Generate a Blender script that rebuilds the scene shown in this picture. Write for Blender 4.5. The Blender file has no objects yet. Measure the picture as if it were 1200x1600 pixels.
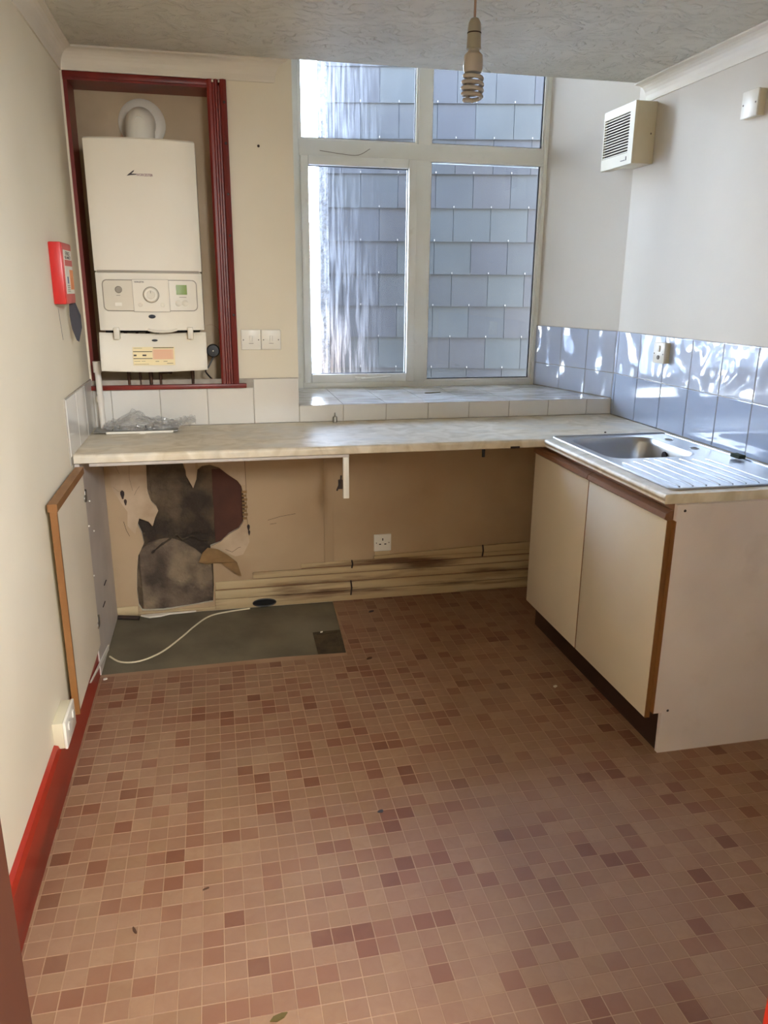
import bpy, bmesh, math, random
from mathutils import Vector, Matrix, noise
from mathutils.geometry import tessellate_polygon

random.seed(7)
scene = bpy.context.scene
C = scene.collection
PI = math.pi

# ------------------------------------------------------------------ camera
cam_d = bpy.data.cameras.new('camera')
cam = bpy.data.objects.new('camera', cam_d)
C.objects.link(cam)
cam_d.sensor_fit = 'VERTICAL'
cam_d.sensor_height = 36.0
cam_d.lens = 36.0 * 1199.4 / 1600.0
cam_d.clip_start = 0.02
cam.matrix_world = (Matrix.Translation((0, 0, 1.477)) @ Matrix.Rotation(-0.2146, 4, 'Z')
                    @ Matrix.Rotation(PI / 2 - 0.2842, 4, 'X') @ Matrix.Rotation(0.00844, 4, 'Z'))
scene.camera = cam

# ------------------------------------------------------------------ sky
world = bpy.data.worlds.new('sky')
scene.world = world
world.use_nodes = True
wn, wl = world.node_tree.nodes, world.node_tree.links
wn.clear()
wo = wn.new('ShaderNodeOutputWorld')
wb = wn.new('ShaderNodeBackground')
wt = wn.new('ShaderNodeTexCoord')
ws = wn.new('ShaderNodeSeparateXYZ')
wr = wn.new('ShaderNodeValToRGB')
wr.color_ramp.elements[0].position = 0.0
wr.color_ramp.elements[0].color = (0.92, 0.95, 1.0, 1)
wr.color_ramp.elements[1].position = 0.85
wr.color_ramp.elements[1].color = (0.27, 0.45, 0.88, 1)
e = wr.color_ramp.elements.new(0.25)
e.color = (0.70, 0.82, 1.0, 1)
wl.new(wt.outputs['Generated'], ws.inputs[0])
wl.new(ws.outputs['Z'], wr.inputs[0])
wl.new(wr.outputs[0], wb.inputs[0])
wb.inputs[1].default_value = 12.0
wl.new(wb.outputs[0], wo.inputs[0])

# ------------------------------------------------------------------ lamps
def area(name, loc, rot, sx, sy, power, col):
    l = bpy.data.lights.new(name, 'AREA')
    l.shape = 'RECTANGLE'
    l.size, l.size_y, l.energy, l.color = sx, sy, power, col
    o = bpy.data.objects.new(name, l)
    o.location, o.rotation_euler = loc, rot
    C.objects.link(o)
    return o

# unseen fill lamp added behind the open doorway, aimed level towards the left wall
area('hallway_fill', (0.72, -0.50, 2.05), Vector((-0.75, 1.0, 0.02)).to_track_quat('-Z', 'Y').to_euler(), 0.7, 0.5, 46.0, (0.97, 0.985, 1.0))

scene.view_settings.view_transform = 'Standard'
scene.view_settings.look = 'None'
scene.view_settings.gamma = 1.0
scene.view_settings.use_curve_mapping = False
scene.view_settings.exposure = 1.5
scene.cycles.max_bounces = 14
scene.cycles.diffuse_bounces = 8
scene.cycles.glossy_bounces = 5
scene.cycles.transparent_max_bounces = 16
scene.cycles.sample_clamp_indirect = 8.0
scene.cycles.use_denoising = True

# ------------------------------------------------------------------ room numbers (metres)
XL, XR, YB = -0.525, 1.904, 3.47
ZC, YCE = 2.34, 3.41          # ceiling height, edge of the ceiling at the window bay
XW = 0.359                    # left side of the window opening
YW = 4.07                     # window plane
ZT = 0.887                    # worktop height
ZS = 0.964                    # tiled sill height
T = 0.2009                    # wall tile pitch
YF = 2.892                    # front edge of long worktop

# ------------------------------------------------------------------ material helpers
def srgb(r, g, b):
    f = lambda c: (c / 255 / 12.92) if c / 255 <= 0.04045 else ((c / 255 + 0.055) / 1.055) ** 2.4
    return (f(r), f(g), f(b), 1)

MATS = {}
def mat(name, col, rough=0.6, metal=0.0, col2=None, nscale=6.0, ndetail=5.0, ramp=(0.35, 0.7), bump=0.0, bscale=40.0,
        bdist=0.002, bdetail=3, stretch=(1, 1, 1), spec=0.5, coat=0.0, distort=0.0, col3=None, n3=2.0, ramp3=(0.5, 0.7)):
    m = bpy.data.materials.new(name)
    m.use_nodes = True
    nt = m.node_tree
    p = nt.nodes['Principled BSDF']
    p.inputs['Roughness'].default_value = rough
    p.inputs['Metallic'].default_value = metal
    p.inputs['Specular IOR Level'].default_value = spec
    p.inputs['Coat Weight'].default_value = coat
    geo = nt.nodes.new('ShaderNodeNewGeometry')
    mp = nt.nodes.new('ShaderNodeMapping')
    mp.inputs['Scale'].default_value = stretch
    nt.links.new(geo.outputs['Position'], mp.inputs['Vector'])
    p.inputs['Base Color'].default_value = col
    if col2:
        n = nt.nodes.new('ShaderNodeTexNoise')
        n.inputs['Scale'].default_value = nscale
        n.inputs['Detail'].default_value = ndetail
        n.inputs['Distortion'].default_value = distort
        nt.links.new(mp.outputs[0], n.inputs['Vector'])
        r = nt.nodes.new('ShaderNodeValToRGB')
        r.color_ramp.elements[0].position, r.color_ramp.elements[1].position = ramp
        r.color_ramp.elements[0].color, r.color_ramp.elements[1].color = col, col2
        nt.links.new(n.outputs['Fac'], r.inputs[0])
        out = r.outputs[0]
        if col3:
            n3n = nt.nodes.new('ShaderNodeTexNoise')
            n3n.inputs['Scale'].default_value = n3
            n3n.inputs['Detail'].default_value = 6
            nt.links.new(mp.outputs[0], n3n.inputs['Vector'])
            r3 = nt.nodes.new('ShaderNodeMapRange')
            r3.inputs['From Min'].default_value, r3.inputs['From Max'].default_value = ramp3
            nt.links.new(n3n.outputs['Fac'], r3.inputs['Value'])
            mx = nt.nodes.new('ShaderNodeMix')
            mx.data_type = 'RGBA'
            nt.links.new(r3.outputs[0], mx.inputs['Factor'])
            nt.links.new(out, mx.inputs['A'])
            mx.inputs['B'].default_value = col3
            out = mx.outputs['Result']
        nt.links.new(out, p.inputs['Base Color'])
    if bump:
        n2 = nt.nodes.new('ShaderNodeTexNoise')
        n2.inputs['Scale'].default_value = bscale
        n2.inputs['Detail'].default_value = bdetail
        nt.links.new(mp.outputs[0], n2.inputs['Vector'])
        b = nt.nodes.new('ShaderNodeBump')
        b.inputs['Strength'].default_value = bump
        b.inputs['Distance'].default_value = bdist
        nt.links.new(n2.outputs['Fac'], b.inputs['Height'])
        nt.links.new(b.outputs[0], p.inputs['Normal'])
    MATS[name] = m
    return m

M_cream = mat('cream_emulsion', srgb(230, 222, 202), 0.75, col2=srgb(223, 214, 192), nscale=1.6, bump=0.12, bscale=70, bdist=0.001)
M_wallw = mat('cool_lit_cream_emulsion', srgb(212, 205, 192), 0.7, col2=srgb(203, 196, 183), nscale=1.3, bump=0.1, bscale=60, bdist=0.001)  # same cream, base greyed and dimmed to stand for the bluer window light
M_low = mat('grubby_shaded_cream_emulsion', srgb(184, 160, 128), 0.8, col2=srgb(170, 144, 112), nscale=2.2, bump=0.15, bscale=60, bdist=0.001,
            col3=srgb(150, 122, 92), n3=1.7, ramp3=(0.55, 0.9))  # grubby cream with the under-worktop shade browned into its base
M_ceil = None
M_cov = mat('painted_coving', srgb(226, 220, 206), 0.55, col2=srgb(216, 209, 194), nscale=3)
M_redwood = mat('red_varnished_timber', srgb(132, 34, 20), 0.38, col2=srgb(96, 22, 14), nscale=7, stretch=(1, 1, .12), bump=0.1, bscale=30)
M_redskirt = mat('red_gloss_skirting', srgb(158, 40, 22), 0.35, col2=srgb(128, 30, 18), nscale=4, stretch=(1, .2, 1), bump=0.12, bscale=25,
                 col3=srgb(98, 30, 22), n3=5, ramp3=(0.55, 0.75))
M_redbright = mat('bright_red_gloss', srgb(190, 32, 10), 0.4)
M_brown = mat('brown_stained_timber', srgb(72, 36, 20), 0.5, col2=srgb(58, 28, 16), nscale=6, stretch=(1, 1, .1))
M_recess = mat('stained_plaster', srgb(204, 186, 158), 0.85, col2=srgb(180, 162, 134), nscale=3.5, bump=0.25, bscale=50, bdist=0.002,
               col3=srgb(142, 126, 102), n3=1.5, ramp3=(0.55, 0.8))
M_masonry = mat('exposed_masonry', srgb(96, 80, 60), 0.95, col2=srgb(56, 46, 37), nscale=7, ndetail=9, ramp=(.4, .62), bump=1.0, bscale=24, bdist=0.02,
                col3=srgb(124, 106, 84), n3=4.2, ramp3=(0.5, 0.68))
M_corner = mat('dark_roughcast', srgb(78, 76, 74), 0.95, col2=srgb(44, 43, 43), nscale=38, bump=1.0, bscale=45, bdist=0.03)
M_stone = mat('rough_render_grey', srgb(114, 98, 82), 0.95, col2=srgb(74, 62, 52), nscale=9, ndetail=9, ramp=(.4, .65), bump=1.0, bscale=30, bdist=0.014,
              col3=srgb(142, 124, 100), n3=5, ramp3=(0.5, 0.66))
M_redplaster = mat('reddish_brown_render', srgb(88, 54, 42), 0.95, col2=srgb(68, 42, 34), nscale=5, bump=0.5, bscale=40, bdist=0.006)
M_paper = mat('torn_lining_paper', srgb(198, 176, 148), 0.85, col2=srgb(172, 148, 120), nscale=8, bump=0.3, bscale=30, bdist=0.003)
M_paperbrown = mat('browned_paper', srgb(150, 118, 76), 0.85, col2=srgb(120, 92, 58), nscale=10)
M_tile = mat('white_glazed_tile', srgb(222, 219, 212), 0.1, col2=srgb(214, 212, 206), nscale=2, bump=0.2, bscale=6, bdist=0.003, coat=0.3)
M_tilewave = mat('rippled_glazed_tile', srgb(190, 200, 219), 0.06, col2=srgb(184, 195, 216), nscale=2, bump=1.0, bscale=10, bdist=0.016, bdetail=0, coat=0.5)  # rippled glaze; base carries some of the reflected sky blue
M_tilesky = mat('sky_tinted_glazed_tile', srgb(172, 187, 213), 0.08, col2=srgb(166, 182, 210), nscale=2, bump=0.25, bscale=7, bdist=0.003, coat=0.4)  # white tile with the reflected sky blue put into its base colour
M_tilesill = mat('marbled_sill_tile', srgb(226, 226, 226), 0.16, col2=srgb(176, 172, 166), nscale=9, distort=1.2, stretch=(.5, 1, 1), bump=0.35,
                 bscale=22, bdist=0.003, coat=0.3)
M_grout = mat('grey_grout', srgb(176, 168, 156), 0.9, col2=srgb(150, 142, 130), nscale=20)
M_lam = mat('marbled_laminate', srgb(224, 213, 192), 0.45, col2=srgb(196, 182, 154), nscale=9, ndetail=8, distort=1.5, stretch=(1, 1.2, 1),
            ramp=(0.38, 0.68), col3=srgb(206, 200, 186), n3=5, ramp3=(0.5, 0.7))
M_white = mat('white_plastic', srgb(228, 224, 212), 0.35)
M_boiler = mat('boiler_white_enamel', srgb(226, 221, 208), 0.5, spec=0.3, col2=srgb(222, 215, 198), nscale=2)
M_boilerpanel = mat('boiler_grey_white_plastic', srgb(214, 207, 190), 0.4)
M_boilerline = mat('panel_line_grey', srgb(150, 142, 128), 0.5)
M_greyink = mat('grey_print', srgb(120, 112, 102), 0.6)
M_darkink = mat('dark_print', srgb(58, 48, 50), 0.6)
M_purple = mat('purple_print', srgb(120, 62, 92), 0.6)
M_label = mat('cream_sticker', srgb(232, 216, 170), 0.6)
M_labelpink = mat('pink_print', srgb(222, 184, 152), 0.6)
M_lcd = mat('green_display', srgb(112, 138, 34), 0.25)
M_black = mat('black_plastic', srgb(26, 25, 25), 0.45)
M_dark = mat('dark_void', srgb(14, 12, 11), 0.9)
M_rust = mat('rusty_pipe', srgb(62, 42, 32), 0.75, col2=srgb(40, 30, 26), nscale=30)
M_copper = mat('tarnished_copper', srgb(88, 58, 40), 0.5, 0.6, col2=srgb(50, 38, 30), nscale=20)
M_pvc = mat('white_waste_pipe', srgb(214, 208, 198), 0.4)
M_upvc = mat('aged_white_window_frame', srgb(234, 235, 228), 0.38, col2=srgb(226, 226, 216), nscale=5, bump=0.08, bscale=30,
             col3=srgb(200, 196, 180), n3=9, ramp3=(0.66, 0.85))
M_gasket = mat('black_gasket', srgb(38, 40, 48), 0.6)
M_steel = mat('stainless_steel', srgb(176, 177, 178), 0.33, 1.0, col2=srgb(164, 165, 167), nscale=5)
M_chrome = mat('dull_metal', srgb(150, 148, 142), 0.4, 0.9)
M_door = mat('cream_melamine', srgb(226, 216, 196), 0.42, col2=srgb(217, 206, 184), nscale=2.2)
M_side = mat('greyed_white_melamine', srgb(222, 212, 208), 0.5, col2=srgb(210, 199, 195), nscale=3.2, bump=0.05, bscale=60,
             col3=srgb(196, 184, 180), n3=4.5, ramp3=(0.58, 0.8))
M_sideold = mat('dusty_white_melamine', srgb(196, 188, 180), 0.55, col2=srgb(182, 173, 165), nscale=5)
M_edge = mat('oak_edge_strip', srgb(142, 98, 54), 0.45, col2=srgb(122, 80, 42), nscale=12, stretch=(1, 1, .1))
M_lip = mat('brown_wood_handle_lip', srgb(140, 100, 72), 0.35, col2=srgb(116, 80, 56), nscale=10, stretch=(1, .1, 1))
M_plinth = mat('dark_brown_plinth', srgb(54, 34, 26), 0.45, col2=srgb(42, 26, 20), nscale=4)
M_conc = mat('dusty_concrete', srgb(116, 106, 84), 0.95, col2=srgb(92, 84, 66), nscale=4, ndetail=8, bump=0.3, bscale=60, bdist=0.002,
             col3=srgb(128, 120, 100), n3=1.8, ramp3=(0.5, 0.75))
M_pit = mat('dirty_pit_cover', srgb(84, 70, 46), 0.95, col2=srgb(52, 42, 28), nscale=14, ndetail=8, bump=0.6, bscale=60, bdist=0.004)
M_vinyl = mat('vinyl_joint', srgb(164, 132, 104), 0.5, col2=srgb(148, 116, 88), nscale=6)
M_board = mat('scarred_cream_board', srgb(198, 178, 140), 0.75, col2=srgb(176, 152, 114), nscale=4, stretch=(.25, 1, 3), bump=0.3, bscale=30,
              bdist=0.003, col3=srgb(104, 74, 48), n3=6, ramp3=(0.53, 0.66))
M_alarm = mat('red_box_plastic', srgb(190, 38, 34), 0.35)
M_alarmfront = mat('red_box_front', srgb(204, 62, 60), 0.4)
M_orange = mat('orange_print', srgb(226, 140, 84), 0.6)
M_blue = mat('blue_print', srgb(80, 100, 140), 0.6)
M_strap = mat('dark_grey_webbing', srgb(56, 54, 60), 0.7)
M_fan = mat('yellowed_fan_plastic', srgb(216, 208, 184), 0.4, col2=srgb(206, 197, 170), nscale=3)
M_fandark = mat('fan_dark_inside', srgb(52, 44, 34), 0.8)
M_lampw = mat('lampholder_plastic', srgb(160, 154, 138), 0.4)
M_lampt = mat('fluorescent_tube_glass', srgb(172, 164, 154), 0.35)
M_cord = mat('brown_white_flex', srgb(170, 140, 120), 0.5)
M_cable = mat('white_cable', srgb(216, 204, 172), 0.5)
M_render = mat('roughcast_render', srgb(200, 196, 190), 0.95, col2=srgb(160, 156, 150), nscale=40, bump=1.0, bscale=50, bdist=0.03)
M_slates = [mat('slate_grey', srgb(39, 39, 37), 0.6, spec=0.2, col2=srgb(36, 35, 34), nscale=5, bump=0.12, bscale=14, bdist=0.004),
            mat('slate_purple', srgb(40, 38, 36), 0.6, spec=0.2, col2=srgb(37, 35, 34), nscale=5, bump=0.12, bscale=14, bdist=0.004),
            mat('slate_green', srgb(38, 39, 37), 0.6, spec=0.2, col2=srgb(42, 42, 39), nscale=6, bump=0.12, bscale=14, bdist=0.004),
            mat('slate_dark', srgb(36, 35, 35), 0.6, spec=0.2, col2=srgb(36, 35, 35), nscale=6, bump=0.12, bscale=14, bdist=0.004)]
M_slateback = mat('dark_batten_backing', srgb(64, 66, 74), 0.9)
M_leaf = mat('dry_leaf', srgb(92, 78, 36), 0.8)
M_leafb = mat('brown_debris', srgb(76, 48, 28), 0.9)
M_crumb = mat('white_plaster_crumb', srgb(222, 214, 198), 0.9)
M_roof = mat('sunlit_clay_roof', srgb(190, 150, 120), 0.9)
M_houses = mat('pale_render', srgb(235, 228, 218), 0.9)
M_ground = mat('pale_paving', srgb(180, 176, 170), 0.9, col2=srgb(160, 156, 150), nscale=3)
M_green = mat('dark_green_sponge', srgb(48, 58, 44), 0.9)

def mat_ceiling():
    m = mat('artex_ceiling', srgb(208, 205, 192), 0.6, col2=srgb(196, 193, 180), nscale=4)
    nt = m.node_tree
    p = nt.nodes['Principled BSDF']
    geo = nt.nodes.new('ShaderNodeNewGeometry')
    n0 = nt.nodes.new('ShaderNodeTexNoise')
    n0.inputs['Scale'].default_value = 7
    n0.inputs['Detail'].default_value = 2
    sc = nt.nodes.new('ShaderNodeVectorMath'); sc.operation = 'SCALE'; sc.inputs['Scale'].default_value = 0.35
    ad = nt.nodes.new('ShaderNodeVectorMath'); ad.operation = 'ADD'
    nt.links.new(geo.outputs['Position'], n0.inputs['Vector'])
    nt.links.new(n0.outputs['Color'], sc.inputs[0])
    nt.links.new(geo.outputs['Position'], ad.inputs[0])
    nt.links.new(sc.outputs[0], ad.inputs[1])
    mp = nt.nodes.new('ShaderNodeMapping'); mp.inputs['Scale'].default_value = (11, 36, 20)
    nt.links.new(ad.outputs[0], mp.inputs['Vector'])
    n1 = nt.nodes.new('ShaderNodeTexNoise'); n1.inputs['Scale'].default_value = 1.0; n1.inputs['Detail'].default_value = 3
    nt.links.new(mp.outputs[0], n1.inputs['Vector'])
    mr = nt.nodes.new('ShaderNodeMapRange'); mr.inputs['From Min'].default_value = 0.5; mr.inputs['From Max'].default_value = 0.72
    nt.links.new(n1.outputs['Fac'], mr.inputs['Value'])
    b = nt.nodes.new('ShaderNodeBump'); b.inputs['Strength'].default_value = 0.8; b.inputs['Distance'].default_value = 0.011
    nt.links.new(mr.outputs[0], b.inputs['Height'])
    nt.links.new(b.outputs[0], p.inputs['Normal'])
    return m
M_ceil = mat_ceiling()

def mat_floor_tile():
    m = bpy.data.materials.new('mosaic_vinyl'); m.use_nodes = True
    nt = m.node_tree; L = nt.links; N = nt.nodes
    p = N['Principled BSDF']; p.inputs['Roughness'].default_value = 0.55
    geo = N.new('ShaderNodeNewGeometry')
    add = N.new('ShaderNodeVectorMath'); add.operation = 'ADD'; add.inputs[1].default_value = (10.0, 10.0 - 0.03, 0)
    L.new(geo.outputs['Position'], add.inputs[0])
    sc = N.new('ShaderNodeVectorMath'); sc.operation = 'SCALE'; sc.inputs['Scale'].default_value = 20.0
    L.new(add.outputs[0], sc.inputs[0])
    mul = N.new('ShaderNodeVectorMath'); mul.operation = 'MULTIPLY'; mul.inputs[1].default_value = (1, 1, 0)
    L.new(sc.outputs[0], mul.inputs[0])
    fl = N.new('ShaderNodeVectorMath'); fl.operation = 'FLOOR'
    L.new(mul.outputs[0], fl.inputs[0])
    wn_ = N.new('ShaderNodeTexWhiteNoise'); wn_.noise_dimensions = '3D'
    L.new(fl.outputs[0], wn_.inputs['Vector'])
    cr = N.new('ShaderNodeValToRGB'); cr.color_ramp.interpolation = 'CONSTANT'
    cols = [(0.0, (112, 70, 49)), (0.05, (122, 79, 57)), (0.14, (131, 91, 68)), (0.30, (139, 104, 80)), (0.55, (145, 111, 86)),
            (0.74, (140, 107, 80)), (0.88, (150, 117, 90))]
    el = cr.color_ramp.elements
    el[0].position, el[0].color = cols[0][0], srgb(*cols[0][1])
    el[1].position, el[1].color = cols[1][0], srgb(*cols[1][1])
    for pos, c in cols[2:]:
        k = el.new(pos); k.color = srgb(*c)
    L.new(wn_.outputs['Value'], cr.inputs[0])
    n = N.new('ShaderNodeTexNoise'); n.inputs['Scale'].default_value = 28; n.inputs['Detail'].default_value = 6; n.inputs['Distortion'].default_value = 1
    L.new(geo.outputs['Position'], n.inputs['Vector'])
    mr = N.new('ShaderNodeMapRange'); mr.inputs['From Min'].default_value = .35; mr.inputs['From Max'].default_value = .7
    mr.inputs['To Min'].default_value = 0.0; mr.inputs['To Max'].default_value = 0.3
    L.new(n.outputs['Fac'], mr.inputs['Value'])
    mx = N.new('ShaderNodeMix'); mx.data_type = 'RGBA'
    L.new(mr.outputs[0], mx.inputs['Factor']); L.new(cr.outputs[0], mx.inputs['A']); mx.inputs['B'].default_value = srgb(124, 84, 60)
    # dusty traffic film
    n2 = N.new('ShaderNodeTexNoise'); n2.inputs['Scale'].default_value = 1.7; n2.inputs['Detail'].default_value = 7
    L.new(geo.outputs['Position'], n2.inputs['Vector'])
    mr2 = N.new('ShaderNodeMapRange'); mr2.inputs['From Min'].default_value = .45; mr2.inputs['From Max'].default_value = .75
    mr2.inputs['To Max'].default_value = 0.45
    L.new(n2.outputs['Fac'], mr2.inputs['Value'])
    mx2 = N.new('ShaderNodeMix'); mx2.data_type = 'RGBA'
    L.new(mr2.outputs[0], mx2.inputs['Factor']); L.new(mx.outputs['Result'], mx2.inputs['A']); mx2.inputs['B'].default_value = srgb(158, 132, 108)
    L.new(mx2.outputs['Result'], p.inputs['Base Color'])
    b = N.new('ShaderNodeBump'); b.inputs['Strength'].default_value = .25; b.inputs['Distance'].default_value = .001
    L.new(n.outputs['Fac'], b.inputs['Height']); L.new(b.outputs[0], p.inputs['Normal'])
    return m
M_floor = mat_floor_tile()

def mat_glass(name, dirty):
    m = bpy.data.materials.new(name); m.use_nodes = True
    nt = m.node_tree; L = nt.links; N = nt.nodes
    N.remove(N['Principled BSDF']); out = N['Material Output']
    tr = N.new('ShaderNodeBsdfTransparent'); tr.inputs[0].default_value = (0.95, 0.965, 0.97, 1)
    gl = N.new('ShaderNodeBsdfGlossy'); gl.inputs['Roughness'].default_value = 0.01
    fr = N.new('ShaderNodeFresnel'); fr.inputs[0].default_value = 1.35
    m1 = N.new('ShaderNodeMixShader'); L.new(fr.outputs[0], m1.inputs[0]); L.new(tr.outputs[0], m1.inputs[1]); L.new(gl.outputs[0], m1.inputs[2])
    df = N.new('ShaderNodeBsdfDiffuse'); tl = N.new('ShaderNodeBsdfTranslucent')
    df.inputs[0].default_value = tl.inputs[0].default_value = (0.85, 0.86, 0.87, 1)
    m2 = N.new('ShaderNodeMixShader'); m2.inputs[0].default_value = 0.72; L.new(df.outputs[0], m2.inputs[1]); L.new(tl.outputs[0], m2.inputs[2])
    geo = N.new('ShaderNodeNewGeometry')
    # light film of dust and speckles
    n = N.new('ShaderNodeTexNoise'); n.inputs['Scale'].default_value = 5; n.inputs['Detail'].default_value = 8
    L.new(geo.outputs['Position'], n.inputs['Vector'])
    mr = N.new('ShaderNodeMapRange'); mr.inputs['From Min'].default_value = .35; mr.inputs['From Max'].default_value = .8
    mr.inputs['To Min'].default_value = 0.002; mr.inputs['To Max'].default_value = 0.012
    L.new(n.outputs['Fac'], mr.inputs['Value'])
    fac = mr.outputs[0]
    if dirty:
        # runs of dried condensation in the left part of the pane, thickest towards the bottom
        mp = N.new('ShaderNodeMapping'); mp.inputs['Scale'].default_value = (75, 1, 4.5)
        L.new(geo.outputs['Position'], mp.inputs['Vector'])
        s = N.new('ShaderNodeTexNoise'); s.inputs['Scale'].default_value = 1; s.inputs['Detail'].default_value = 5; s.inputs['Distortion'].default_value = .5
        L.new(mp.outputs[0], s.inputs['Vector'])
        sm = N.new('ShaderNodeMapRange'); sm.inputs['From Min'].default_value = .42; sm.inputs['From Max'].default_value = .62
        L.new(s.outputs['Fac'], sm.inputs['Value'])
        sep = N.new('ShaderNodeSeparateXYZ'); L.new(geo.outputs['Position'], sep.inputs[0])
        xg = N.new('ShaderNodeMapRange'); xg.inputs['From Min'].default_value = .92; xg.inputs['From Max'].default_value = .56; L.new(sep.outputs['X'], xg.inputs['Value'])
        bz = N.new('ShaderNodeMapRange'); bz.inputs['From Min'].default_value = 1.75; bz.inputs['From Max'].default_value = 1.1
        bz.inputs['To Min'].default_value = .3; bz.inputs['To Max'].default_value = 1.0; L.new(sep.outputs['Z'], bz.inputs['Value'])
        tz = N.new('ShaderNodeMapRange'); tz.inputs['From Min'].default_value = 2.14; tz.inputs['From Max'].default_value = 2.2
        tz.inputs['To Max'].default_value = .6; L.new(sep.outputs['Z'], tz.inputs['Value'])
        mxm = N.new('ShaderNodeMath'); mxm.operation = 'MAXIMUM'; L.new(bz.outputs[0], mxm.inputs[0]); L.new(tz.outputs[0], mxm.inputs[1])
        a = N.new('ShaderNodeMath'); a.operation = 'MULTIPLY'; L.new(xg.outputs[0], a.inputs[0]); L.new(mxm.outputs[0], a.inputs[1])
        b_ = N.new('ShaderNodeMath'); b_.operation = 'MULTIPLY_ADD'; L.new(sm.outputs[0], b_.inputs[0]); b_.inputs[1].default_value = .16; b_.inputs[2].default_value = .015
        c_ = N.new('ShaderNodeMath'); c_.operation = 'MULTIPLY'; L.new(a.outputs[0], c_.inputs[0]); L.new(b_.outputs[0], c_.inputs[1])
        d_ = N.new('ShaderNodeMath'); d_.operation = 'MAXIMUM'; L.new(c_.outputs[0], d_.inputs[0]); L.new(fac, d_.inputs[1])
        fac = d_.outputs[0]
        # warm brownish staining low down
        w = N.new('ShaderNodeMapRange'); w.inputs['From Min'].default_value = 1.5; w.inputs['From Max'].default_value = 1.1; L.new(sep.outputs['Z'], w.inputs['Value'])
        wm = N.new('ShaderNodeMath'); wm.operation = 'MULTIPLY'; L.new(w.outputs[0], wm.inputs[0]); L.new(xg.outputs[0], wm.inputs[1])
        mc = N.new('ShaderNodeMix'); mc.data_type = 'RGBA'; L.new(wm.outputs[0], mc.inputs['Factor'])
        mc.inputs['A'].default_value = (0.85, 0.86, 0.87, 1); mc.inputs['B'].default_value = (0.9, 0.62, 0.42, 1)
        L.new(mc.outputs['Result'], df.inputs[0]); L.new(mc.outputs['Result'], tl.inputs[0])
    m3 = N.new('ShaderNodeMixShader'); L.new(fac, m3.inputs[0]); L.new(m1.outputs[0], m3.inputs[1]); L.new(m2.outputs[0], m3.inputs[2])
    L.new(m3.outputs[0], out.inputs['Surface'])
    return m
M_glassd = mat_glass('streaked_window_glass', True)
M_glass = mat_glass('dusty_window_glass', False)

def mat_bag():
    m = bpy.data.materials.new('clear_plastic_film'); m.use_nodes = True
    nt = m.node_tree; L = nt.links; N = nt.nodes
    N.remove(N['Principled BSDF']); out = N['Material Output']
    tr = N.new('ShaderNodeBsdfTransparent'); tr.inputs[0].default_value = (.95, .95, .95, 1)
    gl = N.new('ShaderNodeBsdfGlossy'); gl.inputs['Roughness'].default_value = 0.12
    df = N.new('ShaderNodeBsdfDiffuse'); df.inputs[0].default_value = (.78, .77, .74, 1)
    a = N.new('ShaderNodeMixShader'); a.inputs[0].default_value = .35; L.new(df.outputs[0], a.inputs[1]); L.new(gl.outputs[0], a.inputs[2])
    lw = N.new('ShaderNodeLayerWeight'); lw.inputs[0].default_value = .35
    mr = N.new('ShaderNodeMapRange'); mr.inputs['To Min'].default_value = .10; mr.inputs['To Max'].default_value = .55; L.new(lw.outputs['Facing'], mr.inputs['Value'])
    b = N.new('ShaderNodeMixShader'); L.new(mr.outputs[0], b.inputs[0]); L.new(tr.outputs[0], b.inputs[1]); L.new(a.outputs[0], b.inputs[2])
    L.new(b.outputs[0], out.inputs['Surface'])
    return m
M_bag = mat_bag()

# ------------------------------------------------------------------ object helpers
def link(name, me, m, parent=None):
    o = bpy.data.objects.new(name, me)
    C.objects.link(o)
    if m is not None and not me.materials:
        me.materials.append(m)
    if parent is not None:
        o.parent = parent
        o.matrix_parent_inverse = Matrix.Translation(parent.location).inverted() if parent.parent is None else Matrix.Identity(4)
    return o

def obj(name, bm, m, parent=None, smooth=False, free=True):
    me = bpy.data.meshes.new(name)
    bmesh.ops.recalc_face_normals(bm, faces=bm.faces[:])
    bm.to_mesh(me)
    if free:
        bm.free()
    if smooth:
        for p in me.polygons:
            p.use_smooth = True
        try:
            me.set_sharp_from_angle(angle=math.radians(38))
        except Exception:
            pass
    return link(name, me, m, parent)

def thing(name, label, cat, loc=(0, 0, 0), group=None):
    o = bpy.data.objects.new(name, None)
    C.objects.link(o)
    o.location = loc
    o.empty_display_size = .05
    o['label'] = label
    o['category'] = cat
    if group:
        o['group'] = group
    return o

def tag(o, label, cat, group=None):
    o['label'] = label
    o['category'] = cat
    if group:
        o['group'] = group
    return o

def struct(o):
    o['kind'] = 'structure'
    return o

def BM():
    return bmesh.new()

def box(bm, x0, x1, y0, y1, z0, z1, bevel=0.0, seg=2):
    r = bmesh.ops.create_cube(bm, size=1.0)
    vs = r['verts']
    for v in vs:
        v.co = Vector((x0 + (v.co.x + .5) * (x1 - x0), y0 + (v.co.y + .5) * (y1 - y0), z0 + (v.co.z + .5) * (z1 - z0)))
    if bevel:
        es = list({e for v in vs for e in v.link_edges})
        bmesh.ops.bevel(bm, geom=es, offset=bevel, segments=seg, affect='EDGES', profile=.5)
    return bm

def bx(name, m, parent, *a, bevel=0.0, seg=2):
    return obj(name, box(BM(), *a, bevel=bevel, seg=seg), m, parent, smooth=bevel > 0)

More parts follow.
